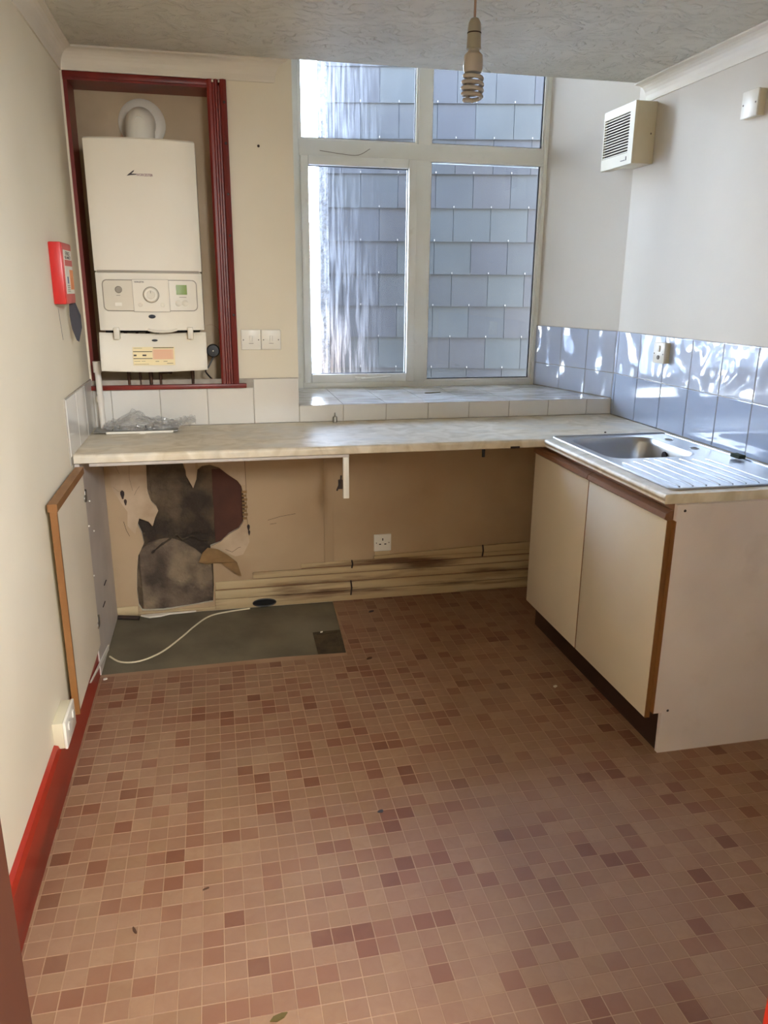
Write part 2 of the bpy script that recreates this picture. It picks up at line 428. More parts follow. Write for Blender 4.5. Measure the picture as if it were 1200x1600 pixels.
def prism(bm, outer, holes, a0, a1, plane='xz'):
    """polygon with holes in a plane, given thickness along the third axis"""
    loops = [outer] + list(holes)
    flat = [p for l in loops for p in l]
    tris = tessellate_polygon([[Vector((p[0], p[1], 0)) for p in l] for l in loops])
    def P(p, a):
        if plane == 'xz': return (p[0], a, p[1])
        if plane == 'xy': return (p[0], p[1], a)
        return (a, p[0], p[1])
    v0 = [bm.verts.new(P(p, a0)) for p in flat]
    v1 = [bm.verts.new(P(p, a1)) for p in flat]
    for t in tris:
        try:
            bm.faces.new([v0[i] for i in t]); bm.faces.new([v1[i] for i in reversed(t)])
        except ValueError:
            pass
    k = 0
    for l in loops:
        n = len(l)
        for i in range(n):
            a, b = k + i, k + (i + 1) % n
            try: bm.faces.new((v0[a], v0[b], v1[b], v1[a]))
            except ValueError: pass
        k += n
    return bm

def tube(bm, pts, r, n=8, closed=False, cap=True):
    pts = [Vector(p) for p in pts]
    rings = []
    up = Vector((0, 0, 1))
    N_ = len(pts)
    prev = None
    for i, p in enumerate(pts):
        if closed: d = pts[(i + 1) % N_] - pts[i - 1]
        else: d = pts[min(i + 1, N_ - 1)] - pts[max(i - 1, 0)]
        d.normalize()
        a = prev if prev is not None else (Vector((1, 0, 0)) if abs(d.z) > .9 else up)
        s = d.cross(a)
        if s.length < 1e-5: s = d.cross(Vector((0, 1, 0)))
        s.normalize()
        u = s.cross(d).normalized()
        prev = u
        rr = r[i] if isinstance(r, (list, tuple)) else r
        rings.append([bm.verts.new(p + s * math.cos(2 * PI * k / n) * rr + u * math.sin(2 * PI * k / n) * rr) for k in range(n)])
    m_ = N_ if closed else N_ - 1
    for i in range(m_):
        A, B = rings[i], rings[(i + 1) % N_]
        for k in range(n):
            bm.faces.new((A[k], A[(k + 1) % n], B[(k + 1) % n], B[k]))
    if cap and not closed:
        bm.faces.new(rings[0]); bm.faces.new(rings[-1])
    return bm

def smooth_path(pts, k=6):
    pts = [Vector(p) for p in pts]
    out = []
    P = [pts[0]] + pts + [pts[-1]]
    for i in range(1, len(P) - 2):
        for j in range(k):
            t = j / k
            a, b, c, d = P[i - 1], P[i], P[i + 1], P[i + 2]
            out.append(.5 * ((2 * b) + (-a + c) * t + (2 * a - 5 * b + 4 * c - d) * t * t + (-a + 3 * b - 3 * c + d) * t ** 3))
    out.append(pts[-1])
    return out

def lathe(bm, prof, loc, axis='z', n=24):
    """prof: list of (radius, height); axis z, x or y ; along negative with heights negative"""
    rings = []
    for r, h in prof:
        ring = []
        for k in range(n):
            a = 2 * PI * k / n
            c, s = max(r, 1e-5) * math.cos(a), max(r, 1e-5) * math.sin(a)
            v = {'z': (c, s, h), 'y': (c, h, s), 'x': (h, c, s)}[axis]
            ring.append(bm.verts.new(Vector(loc) + Vector(v)))
        rings.append(ring)
    for A, B in zip(rings, rings[1:]):
        for k in range(n):
            bm.faces.new((A[k], A[(k + 1) % n], B[(k + 1) % n], B[k]))
    bm.faces.new(rings[0]); bm.faces.new(rings[-1])
    return bm

def rrect(x0, x1, y0, y1, r, n=6):
    pts = []
    for cx, cy, a0 in ((x1 - r, y1 - r, 0), (x0 + r, y1 - r, 90), (x0 + r, y0 + r, 180), (x1 - r, y0 + r, 270)):
        for k in range(n + 1):
            a = math.radians(a0 + 90 * k / n)
            pts.append((cx + r * math.cos(a), cy + r * math.sin(a)))
    return pts

def text(name, s, size, m, parent, loc, rot, depth=0.0006, fit=None):
    cu = bpy.data.curves.new('t', 'FONT')
    cu.body = s; cu.size = size; cu.extrude = depth; cu.align_x = 'CENTER'; cu.align_y = 'CENTER'
    cu.resolution_u = 2
    t = bpy.data.objects.new('t', cu)
    C.objects.link(t)
    dg = bpy.context.evaluated_depsgraph_get()
    me = bpy.data.meshes.new_from_object(t.evaluated_get(dg))
    bpy.data.objects.remove(t)
    M = Matrix.Translation(loc) @ rot
    if fit:
        w = max(v.co.x for v in me.vertices) - min(v.co.x for v in me.vertices)
        M = M @ Matrix.Diagonal((fit / w, 1, 1, 1))
    me.transform(M)
    me.materials.clear()
    return link(name, me, m, parent)

R_front = Matrix.Rotation(PI / 2, 4, 'X')                                       # readable when seen from -y
R_east = Matrix.Rotation(PI / 2, 4, 'Z') @ Matrix.Rotation(PI / 2, 4, 'X')      # readable when seen from +x
R_west = Matrix.Rotation(-PI / 2, 4, 'Z') @ Matrix.Rotation(PI / 2, 4, 'X')     # readable when seen from -x

# ================================================================== STRUCTURE
# floor: concrete slab, vinyl sheet with its mosaic pieces
floor = struct(bx('floor', M_conc, None, -1.0, 2.05, -1.35, 3.52, -0.12, -0.005))
PX, PY = 0.486, 2.915          # corner of the bare concrete patch
def patch_edge(y):              # slightly slanting right edge of the patch
    return 0.474 + (y - 2.91) * 0.045
sheet = prism(BM(), [(XL, .47), (XR, .47), (XR, YB), (0.50, YB), (0.499, 3.40), (0.476, 2.905), (0.2, 2.918), (XL, 2.90)], [], -0.005, -0.0006, 'xy')
obj('vinyl_sheet', sheet, M_vinyl, floor)
bx('vinyl_sheet', M_vinyl, floor, -.9, 1.2, -1.2, .47, -0.005, -0.0006)
tiles = []
x = -0.55
for i in range(0, 50):
    for j in range(0, 61):
        tx, ty = -0.55 + .05 * i, 0.43 + .05 * j
        x0, x1, y0, y1 = tx + .0009, tx + .0491, ty + .0009, ty + .0491
        x0, x1, y0, y1 = max(x0, XL + .001), min(x1, XR - .001), max(y0, .47), min(y1, YB - .003)
        if x1 - x0 < .004 or y1 - y0 < .004: continue
        cxx = (x0 + x1) / 2
        if (y0 + y1) / 2 > 2.905:
            e_ = patch_edge(y0) + .004
            if x1 < e_ + .01: continue
            x0 = max(x0, e_)
        d2 = cxx * cxx + ty * ty
        # is it in the picture? (angles from the camera)
        az = math.atan2(cxx, ty) - 0.2146
        inside = ty > 1.15 and abs(math.tan(az)) < .55 and not (cxx > 1.3 and ty > 2.0)
        tiles.append((d2 if inside else d2 + 100, x0, x1, y0, y1))
tiles.sort()
near, far = tiles[:300], tiles[300:]
shared = {}
for d2, x0, x1, y0, y1 in near:
    key = (round(x1 - x0, 4), round(y1 - y0, 4))
    if key not in shared:
        me = bpy.data.meshes.new('tile')
        b = BM(); w, h = key; c = .0006
        vs = [b.verts.new(v) for v in [(0, 0, -.0008), (w, 0, -.0008), (w, h, -.0008), (0, h, -.0008), (c, c, 0), (w - c, c, 0), (w - c, h - c, 0), (c, h - c, 0)]]
        for f in ((0, 1, 5, 4), (1, 2, 6, 5), (2, 3, 7, 6), (3, 0, 4, 7), (4, 5, 6, 7)): b.faces.new([vs[k] for k in f])
        b.to_mesh(me); b.free(); me.materials.append(M_floor)
        shared[key] = me
    o = bpy.data.objects.new('tile', shared[key]); C.objects.link(o); o.parent = floor; o.location = (x0, y0, 0)
b = BM()
for d2, x0, x1, y0, y1 in far:
    c = .0006
    vs = [b.verts.new(v) for v in [(x0, y0, -.0008), (x1, y0, -.0008), (x1, y1, -.0008), (x0, y1, -.0008), (x0 + c, y0 + c, 0), (x1 - c, y0 + c, 0), (x1 - c, y1 - c, 0), (x0 + c, y1 - c, 0)]]
    for f in ((0, 1, 5, 4), (1, 2, 6, 5), (2, 3, 7, 6), (3, 0, 4, 7), (4, 5, 6, 7)): b.faces.new([vs[k] for k in f])
mosaic = obj('mosaic_tiles', b, M_floor, floor); mosaic['kind'] = 'stuff'
# square pit cover let into the concrete
b = prism(BM(), [(.357, 2.905), (.474, 2.905), (.484, 3.135), (.362, 3.13)], [[(.372, 2.925), (.460, 2.925), (.466, 3.112), (.376, 3.112)]], -.0049, -.001, 'xy')
obj('pit_frame', b, M_pit, floor)
b = BM()
n = 10
vv = [[b.verts.new((.372 + .092 * i / n, 2.925 + .188 * j / n, -.0045 + .008 * noise.noise(Vector((i * .5, j * .5, 3))) ** 2 * 2)) for i in range(n + 1)] for j in range(n + 1)]
for j in range(n):
    for i in range(n): b.faces.new((vv[j][i], vv[j][i + 1], vv[j + 1][i + 1], vv[j + 1][i]))
obj('pit_cover', b, M_pit, floor, smooth=True)

# ceiling and the bay above the window
ceiling = struct(bx('ceiling', M_ceil, None, -1.0, 2.05, -1.35, YCE, ZC, ZC + .12))
bx('bulkhead', M_wallw, ceiling, -.525, 2.05, YCE - .1, YCE, ZC + .12, 2.9)
bx('bay_head', M_wallw, ceiling, -.525, 2.1, YCE, 4.16, 2.74, 2.9)

wall_left = struct(bx('wall_left', M_cream, None, XL - .12, XL, .48, 4.16, -.005, 2.74))
wall_right = struct(bx('wall_right', M_wallw, None, XR, XR + .14, .48, YB, -.005, 2.74))

# back wall: plaster skin with the boiler recess and the broken patch, masonry behind
RX0, RX1, RZ0, RZ1 = -.516, .033, 1.068, 2.246
hole = [(-.322, .90), (-.328, .675), (-.330, .60), (-.318, .545), (-.296, .520), (-.290, .500), (-.305, .47), (-.318, .43), (-.333, .452), (-.372, .470), (-.388, .458), (-.380, .435),
        (-.368, .40), (-.362, .35), (-.392, .29), (-.402, .22), (-.410, .12), (-.408, .05), (-.395, .022), (-.30, .016), (-.18, .03), (-.07, .042),
        (-.062, .12), (-.060, .22), (-.058, .266), (-.066, .30), (-.068, .318), (-.02, .335), (.02, .372), (.066, .395), (.088, .43), (.10, .50), (.094, .56),
        (.086, .60), (.07, .625), (.03, .655), (-.01, .69), (-.05, .705), (-.085, .70), (-.105, .685), (-.112, .64), (-.128, .615), (-.15, .66), (-.168, .72), (-.18, .90)]
hole = [(p[0], min(p[1], .86)) for p in hole]
wall_back = struct(obj('wall_back', prism(BM(), [(XL, -.005), (XR, -.005), (XR, ZS - .008), (XW, ZS - .008), (XW, 2.74), (XL, 2.74)],
                  [[(RX0, RZ0), (RX1, RZ0), (RX1, RZ1), (RX0, RZ1)], [(-.322, .86)] + hole[1:-1] + [(-.18, .86)]], YB, YB + .022), M_cream))
obj('masonry', prism(BM(), [(XL, -.005), (XR, -.005), (XR, ZS - .008), (XW, ZS - .008), (XW, 2.74), (XL, 2.74)],
    [[(RX0, RZ0), (RX1, RZ0), (RX1, RZ1), (RX0, RZ1)]], YB + .022, YB + .16), M_masonry, wall_back)
bx('recess_lining', M_recess, wall_back, XL, XW - .002, YB + .16, YB + .20, -.005, 2.74)
bx('outer_leaf', M_render, wall_back, XL, XW - .002, YB + .20, 4.16, -.005, 2.74)
bx('reveal', M_wallw, wall_back, XW - .002, XW, YB + .022, 4.16, ZS - .008, 2.74)
bx('apron_wall', M_render, wall_back, XW, 1.95, YB + .16, 4.16, -.005, ZS - .008)
SPX0, SPY0, SPX1, SPY1 = 1.9038, YB, 1.742, 4.07      # splayed right reveal
obj('splayed_reveal', prism(BM(), [(SPX0, SPY0), (SPX1, SPY1), (SPX1, 4.16), (2.1, 4.16), (2.1, SPY0)], [], -.005, 2.74, 'xy'), M_wallw, wall_back)
# broken masonry detail inside the hole
b = BM()
def rough_patch(x0, x1, z0, z1, y, amp, nx, nz, seed, edge=0.02, sag=None):
    b = BM()
    vs = []
    for j in range(nz + 1):
        row = []
        for i in range(nx + 1):
            u, v = i / nx, j / nz
            px, pz = x0 + (x1 - x0) * u, z0 + (z1 - z0) * v
            k = min(u, 1 - u, v, 1 - v)
            h = amp * (noise.noise(Vector((px * 14, pz * 14, seed))) * .6 + noise.noise(Vector((px * 40, pz * 40, seed + 5))) * .3)
            top = sag(u) if sag else 0
            row.append(b.verts.new((px, y + h + (edge if k < 1e-6 else 0), pz - top * v)))
        vs.append(row)
    for j in range(nz):
        for i in range(nx): b.faces.new((vs[j][i], vs[j][i + 1], vs[j + 1][i + 1], vs[j + 1][i]))
    return b
obj('render_patch', rough_patch(-.400, -.055, .01, .37, YB + .014, .008, 26, 26, 3.1, sag=lambda u: .10 * abs(u * 2 - .75) ** 2), M_stone, wall_back, smooth=True)
obj('rubble_stone', rough_patch(-.325, -.06, .36, .86, YB + .019, .012, 22, 30, 8.4), M_masonry, wall_back, smooth=True)
obj('red_render_panel', rough_patch(-.058, .10, .30, .70, YB + .020, .004, 10, 18, 1.7), M_redplaster, wall_back, smooth=True)
# mortar ridge across the middle
pts = [(-.33, YB + .008, .30), (-.29, YB + .004, .335), (-.25, YB + .006, .36), (-.215, YB + .0, .385), (-.19, YB + .002, .36), (-.15, YB + .006, .372), (-.11, YB + .008, .35), (-.075, YB + .01, .345)]
sp = smooth_path(pts, 4)
obj('mortar_ridge', tube(BM(), sp, [.0045 + .004 * noise.noise(Vector((i * .7, 0, 0))) for i in range(len(sp))], 7), M_masonry, wall_back, smooth=True)
# peeling paper layer left of the hole and the curled flap at the right
def paper(name, outline, y0, y1, m):
    o = obj(name, prism(BM(), outline, [], y0, y1), m, wall_back)
    return o
paper('peeling_paper', [(-.485, .86), (-.480, .62), (-.44, .54), (-.42, .505), (-.425, .44), (-.41, .415), (-.395, .40), (-.372, .473), (-.333, .456), (-.316, .434), (-.303, .472),
                        (-.288, .502), (-.294, .522), (-.316, .547), (-.328, .60), (-.326, .68), (-.318, .86)], YB - .006, YB + .001, M_paper)
paper('peeling_paper', [(-.11, .86), (-.102, .70), (-.05, .708), (-.008, .693), (.032, .658), (.073, .628), (.088, .606), (.104, .606), (.104, .86)], YB - .005, YB + .001, M_paper)
paper('peeling_paper', [(-.066, .318), (-.02, .338), (.022, .375), (.066, .398), (.094, .43), (.106, .40), (.112, .33), (.08, .27), (.045, .262), (.01, .28), (-.03, .30)], YB - .005, YB + .001, M_paper)
paper('paper_tongue', [(-.168, .86), (-.155, .66), (-.128, .602), (-.113, .64), (-.112, .86)], YB - .010, YB - .004, M_paper)
b = BM()
for k in range(8):          # torn lath ends at the right edge
    z = .44 + k * .018
    box(b, .086, .106 + .004 * (k % 2), YB - .004, YB + .004, z, z + .011)
obj('frayed_edge', b, M_paperbrown, wall_back)
b = prism(BM(), [(-.124, .243), (-.105, .290), (-.08, .316), (-.034, .31), (.01, .28), (.05, .243), (.060, .205), (.068, .172), (.04, .190), (.016, .213), (-.021, .243), (-.06, .24), (-.09, .235)], [], YB - .004, YB - .002)
for v in b.verts:
    v.co.y -= max(0, v.co.x + .09) * .22 + .012 * math.sin(max(0, v.co.x + .12) * 18)
obj('torn_flap', b, M_paperbrown, wall_back)
# hairline cracks in the loose paper and plaster
b = BM()
for pts in ([(-.455, .80), (-.447, .76), (-.455, .72), (-.44, .68)], [(-.40, .86), (-.405, .80), (-.395, .74), (-.40, .66), (-.39, .60)], [(-.47, .62), (-.45, .60), (-.435, .605)], [(-.36, .62), (-.375, .60), (-.385, .58)],
            [(-.05, .74), (-.02, .735), (.0, .76), (.03, .755)], [(.05, .80), (.07, .76), (.09, .745)], [(.0, .30), (.03, .285), (.06, .305), (.10, .31)], [(.106, .73), (.107, .60), (.105, .45), (.112, .36)], [(-.44, .46), (-.432, .42), (-.42, .39)],
            [(.20, .43), (.26, .445), (.33, .455)], [(.21, .41), (.24, .413)]):
    tube(b, [(p[0], YB - .0055 if p[0] < .1 else YB - .0016, p[1]) for p in pts], .0008, 5)
obj('crack_lines', b, M_rust, wall_back)
for px_, pz_, r_ in ((-.435, .585, .014), (-.425, .55, .010), (.110, .40, .010), (.112, .375, .008)):
    obj('plaster_gouge', prism(BM(), [(px_ + r_ * .6 * math.cos(a_) * (1 + .3 * math.sin(3 * a_)), pz_ + r_ * 1.5 * math.sin(a_)) for a_ in [k * PI / 5 for k in range(10)]], [], YB - .0066, YB - .0015), M_rust, wall_back)
# shallow boxed-in pipe strip, small fixings and scuffs on the back wall
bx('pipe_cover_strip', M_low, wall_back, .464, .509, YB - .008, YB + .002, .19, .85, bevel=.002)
obj('lower_wall_shade_skin', prism(BM(), [(XL + .001, .0), (XR - .002, .0), (XR - .002, .885), (XL + .001, .885)], [[(-.322, .86)] + hole[1:-1] + [(-.18, .86)]], YB - .0015, YB + .001), M_low, wall_back)  # browner sheet over the cream wall, painting in the shade under the worktop
for nx, nz in ((.217, 2.03),):
    obj('wall_plug', lathe(BM(), [(.0055, -.002), (.0045, -.004), (.001, -.004)], (nx, YB + .001, nz), 'y', 10), M_rust, wall_back)

# baseboard: layers of scarred boards
base = struct(bx('baseboard_back', M_board, None, -.06, 1.60, YB - .012, YB - .002, 0.0, .052, bevel=.003))
for z0, z1, x0, x1, dy in ((.0545, .098, -.058, 1.60, .013), (.102, .142, -.055, 1.60, .010), (.146, .178, .12, 1.60, .013), (.182, .205, .35, 1.60, .009)):
    bx('board', M_board, base, x0, x1, YB - dy, YB - .002, z0, z1, bevel=.003)
for x0, z1 in ((-.055, .142), (.122, .178), (.352, .205), (.708, .210)): bx('board_backing', M_lip, base, x0, 1.60, YB - .0055 - .0001 * x0, YB - .0018, .0, z1 - .002)
obj('board', prism(BM(), [(.706, .208), (1.60, .208), (1.60, .250), (.706, .222)], [], YB - .015, YB - .002), M_board, base)
bx('board', M_board, base, -.52, -.41, YB - .012, YB - .002, 0, .05, bevel=.003)
bx('board', M_board, base, -.41, -.06, YB - .012, YB - .002, 0, .018, bevel=.003)
for sx, sz, sh in ((.595, .17, .04), (.590, .03, .075), (1.26, .185, .06)):
    obj('split', tube(BM(), [(sx, YB - .016, sz), (sx + .004, YB - .0165, sz + sh / 2), (sx, YB - .016, sz + sh)], .004, 6), M_rust, base)
b = BM()
lathe(b, [(.030, -.004), (.030, .02)], (0, 0, 0), 'y', 20)
for v in b.verts: v.co = Vector((.170 + v.co.x * 1.8, YB - .0135 + v.co.y * .3, .022 + v.co.z * .62))
obj('vent_hole', b, M_dark, base)
b = BM()
tube(b, [(.170 + .054 * math.cos(a * PI / 12), YB - .014, .022 + .0185 * math.sin(a * PI / 12)) for a in range(24)], .003, 6, closed=True)
obj('vent_hole_rim', b, M_black, base, smooth=True)

base_l = struct(obj('baseboard_left', prism(BM(), [(XL, 0), (XL + .018, 0), (XL + .018, .150), (XL + .012, .168), (XL, .172)], [], 0, 1, 'xy'), M_redskirt))
for v in base_l.data.vertices: v.co = Vector((v.co.x, .60 + 2.30 * v.co.z, v.co.y))

# coving
def coving(name, axis, a0, a1, mitre=0):
    prof = [(0, -.076), (.006, -.076), (.008, -.068)]
    for k in range(7):
        t = k / 6 * PI / 2
        prof.append((.008 + .040 * (1 - math.cos(t)), -.068 + .060 * math.sin(t)))
    prof += [(.055, -.006), (.055, 0), (0, 0)]
    b = BM()
    rings = []
    for a in (a0, a1):
        ring = []
        k_ = 0 if a == a0 else mitre
        for d, z in prof:
            if axis == 'left': ring.append(b.verts.new((XL + d, a, ZC + z)))
            elif axis == 'right': ring.append(b.verts.new((XR - d, a + k_ * d, ZC + z)))
            else: ring.append(b.verts.new((a + k_ * d, YB - d - .002, ZC + z)))
        rings.append(ring)
    n = len(prof)
    for k in range(n): b.faces.new((rings[0][k], rings[0][(k + 1) % n], rings[1][(k + 1) % n], rings[1][k]))
    b.faces.new(rings[0]); b.faces.new(rings[1])
    return struct(obj(name, b, M_cov))
coving('trim_1', 'left', .6, YB - .001)
coving('trim_2', 'back', XL, .284, 1)
coving('trim_3', 'right', .6, YB - .075, .6)

# front wall with the doorway the picture is taken from, and the hallway behind it
wall_front = struct(bx('wall_front', M_cream, None, -1.0, -.236, .48, .60, -.005, ZC))
bx('wall_panel', M_cream, wall_front, .64, 2.05, .48, .60, -.005, ZC)
bx('wall_panel', M_cream, wall_front, -.236, .64, .48, .60, 2.06, ZC)
door = struct(bx('door_1', M_brown, None, -.236, -.196, .47, .60, 0, 2.02))
bx('door_jamb', M_redbright, door, .599, .64, .47, .597, 0, 2.02)
bx('door_head', M_brown, door, -.236, .64, .47, .60, 2.02, 2.06)
hall = struct(bx('wall_hallway', M_cream, None, -1.0, -.9, -1.35, .48, -.005, ZC))
bx('wall_panel', M_cream, hall, 1.2, 1.3, -1.35, .48, -.005, ZC)
bx('wall_panel', M_cream, hall, -.9, 1.2, -1.35, -1.25, -.005, ZC)

# ================================================================== TILING (parts of the walls)
def tile_slab(name, parent, m, p0, u, v, nrm, w, h, th=.007, bev=.0022):
    """tile with pillowed edge: p0 corner, u,v unit directions, nrm towards the room"""
    b = BM()
    p0, u, v, nrm = Vector(p0), Vector(u), Vector(v), Vector(nrm)
    g = .0012
    def q(a, c, d): return b.verts.new(p0 + u * a + v * c + nrm * d)
    r0 = [q(g, g, 0), q(w - g, g, 0), q(w - g, h - g, 0), q(g, h - g, 0)]
    r1 = [q(g, g, th - .002), q(w - g, g, th - .002), q(w - g, h - g, th - .002), q(g, h - g, th - .002)]
    r2 = [q(g + bev, g + bev, th), q(w - g - bev, g + bev, th), q(w - g - bev, h - g - bev, th), q(g + bev, h - g - bev, th)]
    for A, B in ((r0, r1), (r1, r2)):
        for k in range(4): b.faces.new((A[k], A[(k + 1) % 4], B[(k + 1) % 4], B[k]))
    b.faces.new(r2)
    return obj(name, b, m, parent)
ZT2 = ZT + .400
ROW = .1995
# right wall
bx('grout_bed', M_grout, wall_right, XR - .0045, XR, 1.60, YB, ZT - .03, ZT2)
ys = [YB - .001, YB - .024]
while ys[-1] > 1.66: ys.append(ys[-1] - T)
for a, c in zip(ys, ys[1:]):
    for r, mm in ((1, M_tilewave), (0, M_tilesky)):
        tile_slab('tile', wall_right, mm, (XR, a, ZT + r * ROW), (0, -1, 0), (0, 0, 1), (-1, 0, 0), a - c, ROW)
# splayed reveal
dv = Vector((SPX1 - SPX0, SPY1 - SPY0, 0)); LR = dv.length; du = dv.normalized(); nr = Vector((-du.y, du.x, 0))
if nr.x > 0: nr = -nr
b = BM()
p = Vector((SPX0, SPY0, ZS - .008))
vs = [b.verts.new(p + du * a + nr * d + Vector((0, 0, z))) for z in (0, ZT2 - ZS + .008) for a, d in ((0, 0), (LR, 0), (LR, .0045), (0, .0045))]
for f in ((0, 1, 2, 3), (4, 5, 6, 7), (0, 1, 5, 4), (1, 2, 6, 5), (2, 3, 7, 6), (3, 0, 4, 7)): b.faces.new([vs[k] for k in f])
obj('grout_bed', b, M_grout, wall_back)
a = 0.002
while a < LR - .01:
    w = min(T, LR - a)
    tile_slab('tile', wall_back, M_tilewave, Vector((SPX0, SPY0, ZT + ROW)) + du * a, du, (0, 0, 1), nr, w, ROW)
    tile_slab('tile', wall_back, M_tilewave, Vector((SPX0, SPY0, ZS + .001)) + du * a, du, (0, 0, 1), nr, w, ZT + ROW - ZS - .001)
    a += T
# back wall, left of the window
bx('grout_bed', M_grout, wall_back, XL + .004, XW - .001, YB - .0045, YB, ZT - .03, ZT + ROW + .002)
xx = XW
while xx > XL + .02:
    w = min(T, xx - XL - .008)
    top = ROW if xx - w > .12 else .162
    tile_slab('tile', wall_back, M_tile, (xx - w, YB, ZT), (1, 0, 0), (0, 0, 1), (0, -1, 0), w, top)
    xx -= T
# upstand under the sill and the sill itself
bx('grout_bed', M_grout, wall_back, XW, XR - .008, YB - .0045, YB, ZT - .03, ZS - .009)
xx = XW
while xx < XR - .02:
    w = min(T, XR - .008 - xx)
    tile_slab('tile', wall_back, M_tile, (xx, YB, ZT), (1, 0, 0), (0, 0, 1), (0, -1, 0), w, ZS - ZT - .001)
    xx += T
obj('grout_bed', prism(BM(), [(XW + .001, YB - .006), (SPX0 - .002, YB - .006), (SPX1 - .002, YW), (XW + .001, YW)], [], ZS - .0079, ZS - .002, 'xy'), M_grout, wall_back)
def splx(y): return SPX0 - .010 + (SPX1 - SPX0) * max(0, (y - SPY0)) / (SPY1 - SPY0)
yy = YB - .0075
while yy < YW - .02:
    y2 = min(yy + T, YW)
    xx = XW + .002
    while xx < splx(yy) - .003:
        g = .0012
        xa, xb = xx + g, xx + T - g
        quad = [(xa, yy + g), (min(xb, splx(yy + g)), yy + g), (max(xa + .002, min(xb, splx(y2 - g))), y2 - g), (xa, y2 - g)]
        if quad[1][0] - xa > .004:
            b = prism(BM(), quad, [], ZS - .006, ZS, 'xy')
            obj('sill_tile', b, M_tilesill, wall_back)
        xx += T
    yy += T
# left wall
bx('grout_bed', M_grout, wall_left, XL, XL + .0045, 2.850, YB, ZT - .03, ZT + .209)
for k in range(3):
    tile_slab('tile', wall_left, M_tile, (XL, 2.852 + k * .2045, ZT), (0, 1, 0), (0, 0, 1), (1, 0, 0), .2045, .207)

# ================================================================== WINDOW
win = struct(bx('window_1', M_upvc, None, XW, .447, YW, YW + .07, ZS - .004, 2.74, bevel=.004))
def wbar(name, x0, x1, z0, z1, y0=YW, y1=YW + .07, m=M_upvc, bev=.004): return bx(name, m, win, x0, x1, y0, y1, z0, z1, bevel=bev)
wbar('frame_stile', 1.722, SPX1 + .012, ZS - .004, 2.74)
wbar('frame_head', XW, SPX1 + .012, 2.665, 2.74)
wbar('transom', .447, 1.722, 2.090, 2.168)
wbar('rebate', .440, .460, .98, 2.10, YW + .004, YW + .066)
wbar('mullion', 1.036, 1.112, .985, 2.094)
wbar('mullion', 1.046, 1.112, 2.164, 2.67)
wbar('bottom_rail', .447, 1.722, ZS - .002, .996)
# glazing beads (inner lip) for fixed lights
def beads(x0, x1, z0, z1, w=.014):
    b = BM()
    prism(b, [(x0 - w, z0 - w), (x1 + w, z0 - w), (x1 + w, z1 + w), (x0 - w, z1 + w)], [[(x0, z0), (x1, z0), (x1, z1), (x0, z1)]], YW + .012, YW + .03)
    obj('glazing_bead', b, M_upvc, win)
    b = BM()
    w2 = .004
    prism(b, [(x0 - .002, z0 - .002), (x1 + .002, z0 - .002), (x1 + .002, z1 + .002), (x0 - .002, z1 + .002)], [[(x0 + w2, z0 + w2), (x1 - w2, z0 + w2), (x1 - w2, z1 - w2), (x0 + w2, z1 - w2)]], YW + .024, YW + .034)
    obj('gasket', b, M_gasket, win)
beads(.461, 1.036, 2.176, 2.656); beads(1.122, 1.712, 2.176, 2.656); beads(1.122, 1.712, 1.000, 2.094)
# opening casement
sash = bx('casement', M_upvc, win, .452, .492, YW - .014, YW + .05, .992, 2.094, bevel=.005)
for a in ((1.000, 1.041, .992, 2.094), (.492, 1.0, .992, 1.036), (.492, 1.0, 2.052, 2.094)):
    bx('casement_rail', M_upvc, sash, a[0], a[1], YW - .014, YW + .05, a[2], a[3], bevel=.005)
obj('casement_gasket', prism(BM(), [(.490, 1.034), (1.002, 1.034), (1.002, 2.054), (.490, 2.054)], [[(.495, 1.039), (.997, 1.039), (.997, 2.049), (.495, 2.049)]], YW + .014, YW + .03), M_gasket, sash)
def pane(x0, x1, z0, z1, m): return bx('pane', m, win, x0, x1, YW + .030, YW + .034, z0, z1)
b_ = .004
pane(.485, 1.006, 1.028, 2.060, M_glassd); pane(.455, 1.042, 2.170, 2.662, M_glassd)
pane(1.116, 1.718, 2.170, 2.662, M_glass); pane(1.116, 1.718, .992, 2.100, M_glass)
# casement stay handle on the bottom rail
b = BM()
box(b, .72, .775, YW - .030, YW - .013, 1.002, 1.022, bevel=.003)
h = obj('stay_handle', b, M_upvc, win, smooth=True)
obj('stay_arm', tube(BM(), [(.75, YW - .034, 1.012), (.80, YW - .036, 1.016), (.91, YW - .032, 1.022)], [.006, .005, .004], 8), M_upvc, h, smooth=True)
# blackened dirt in the corners and cobweb strand under the transom
obj('cobweb', tube(BM(), smooth_path([(.55, YW - .002, 2.118), (.66, YW - .004, 2.106), (.74, YW - .004, 2.104), (.80, YW - .002, 2.135)], 5), .0014, 5), M_greyink, win)

# ================================================================== OUTSIDE
ground = struct(bx('floor_outside', M_ground, None, -14, 14, 4.16, 30, -.45, -.35))
sb = thing('slate_hung_building', 'neighbouring building hung with overlapping blue-grey slates seen through the window', 'building', (1.0, 5.2, -.35))
ft = Vector((.97707, -.21292, 0)); fn = Vector((.21292, .97707, 0)); FO = fn * 5.3      # wall direction, into the wall
def W(s, z, d=0.0): p = FO + ft * s - fn * d; return (p.x, p.y, z)
def wallbox(s0, s1, z0, z1, d0, d1):
    b = BM()
    vs = [b.verts.new(W(s, z, d)) for z in (z0, z1) for s, d in ((s0, d0), (s1, d0), (s1, d1), (s0, d1))]
    for f in ((0, 1, 2, 3), (4, 5, 6, 7), (0, 1, 5, 4), (1, 2, 6, 5), (2, 3, 7, 6), (3, 0, 4, 7)): b.faces.new([vs[k] for k in f])
    return b
obj('wall', wallbox(-.40, 4.5, -.35, 2.99, -3.0, -.012), M_slateback, sb)
obj('corner_render', wallbox(-.435, -.375, -.35, 3.0, -.20, .012), M_corner, sb)
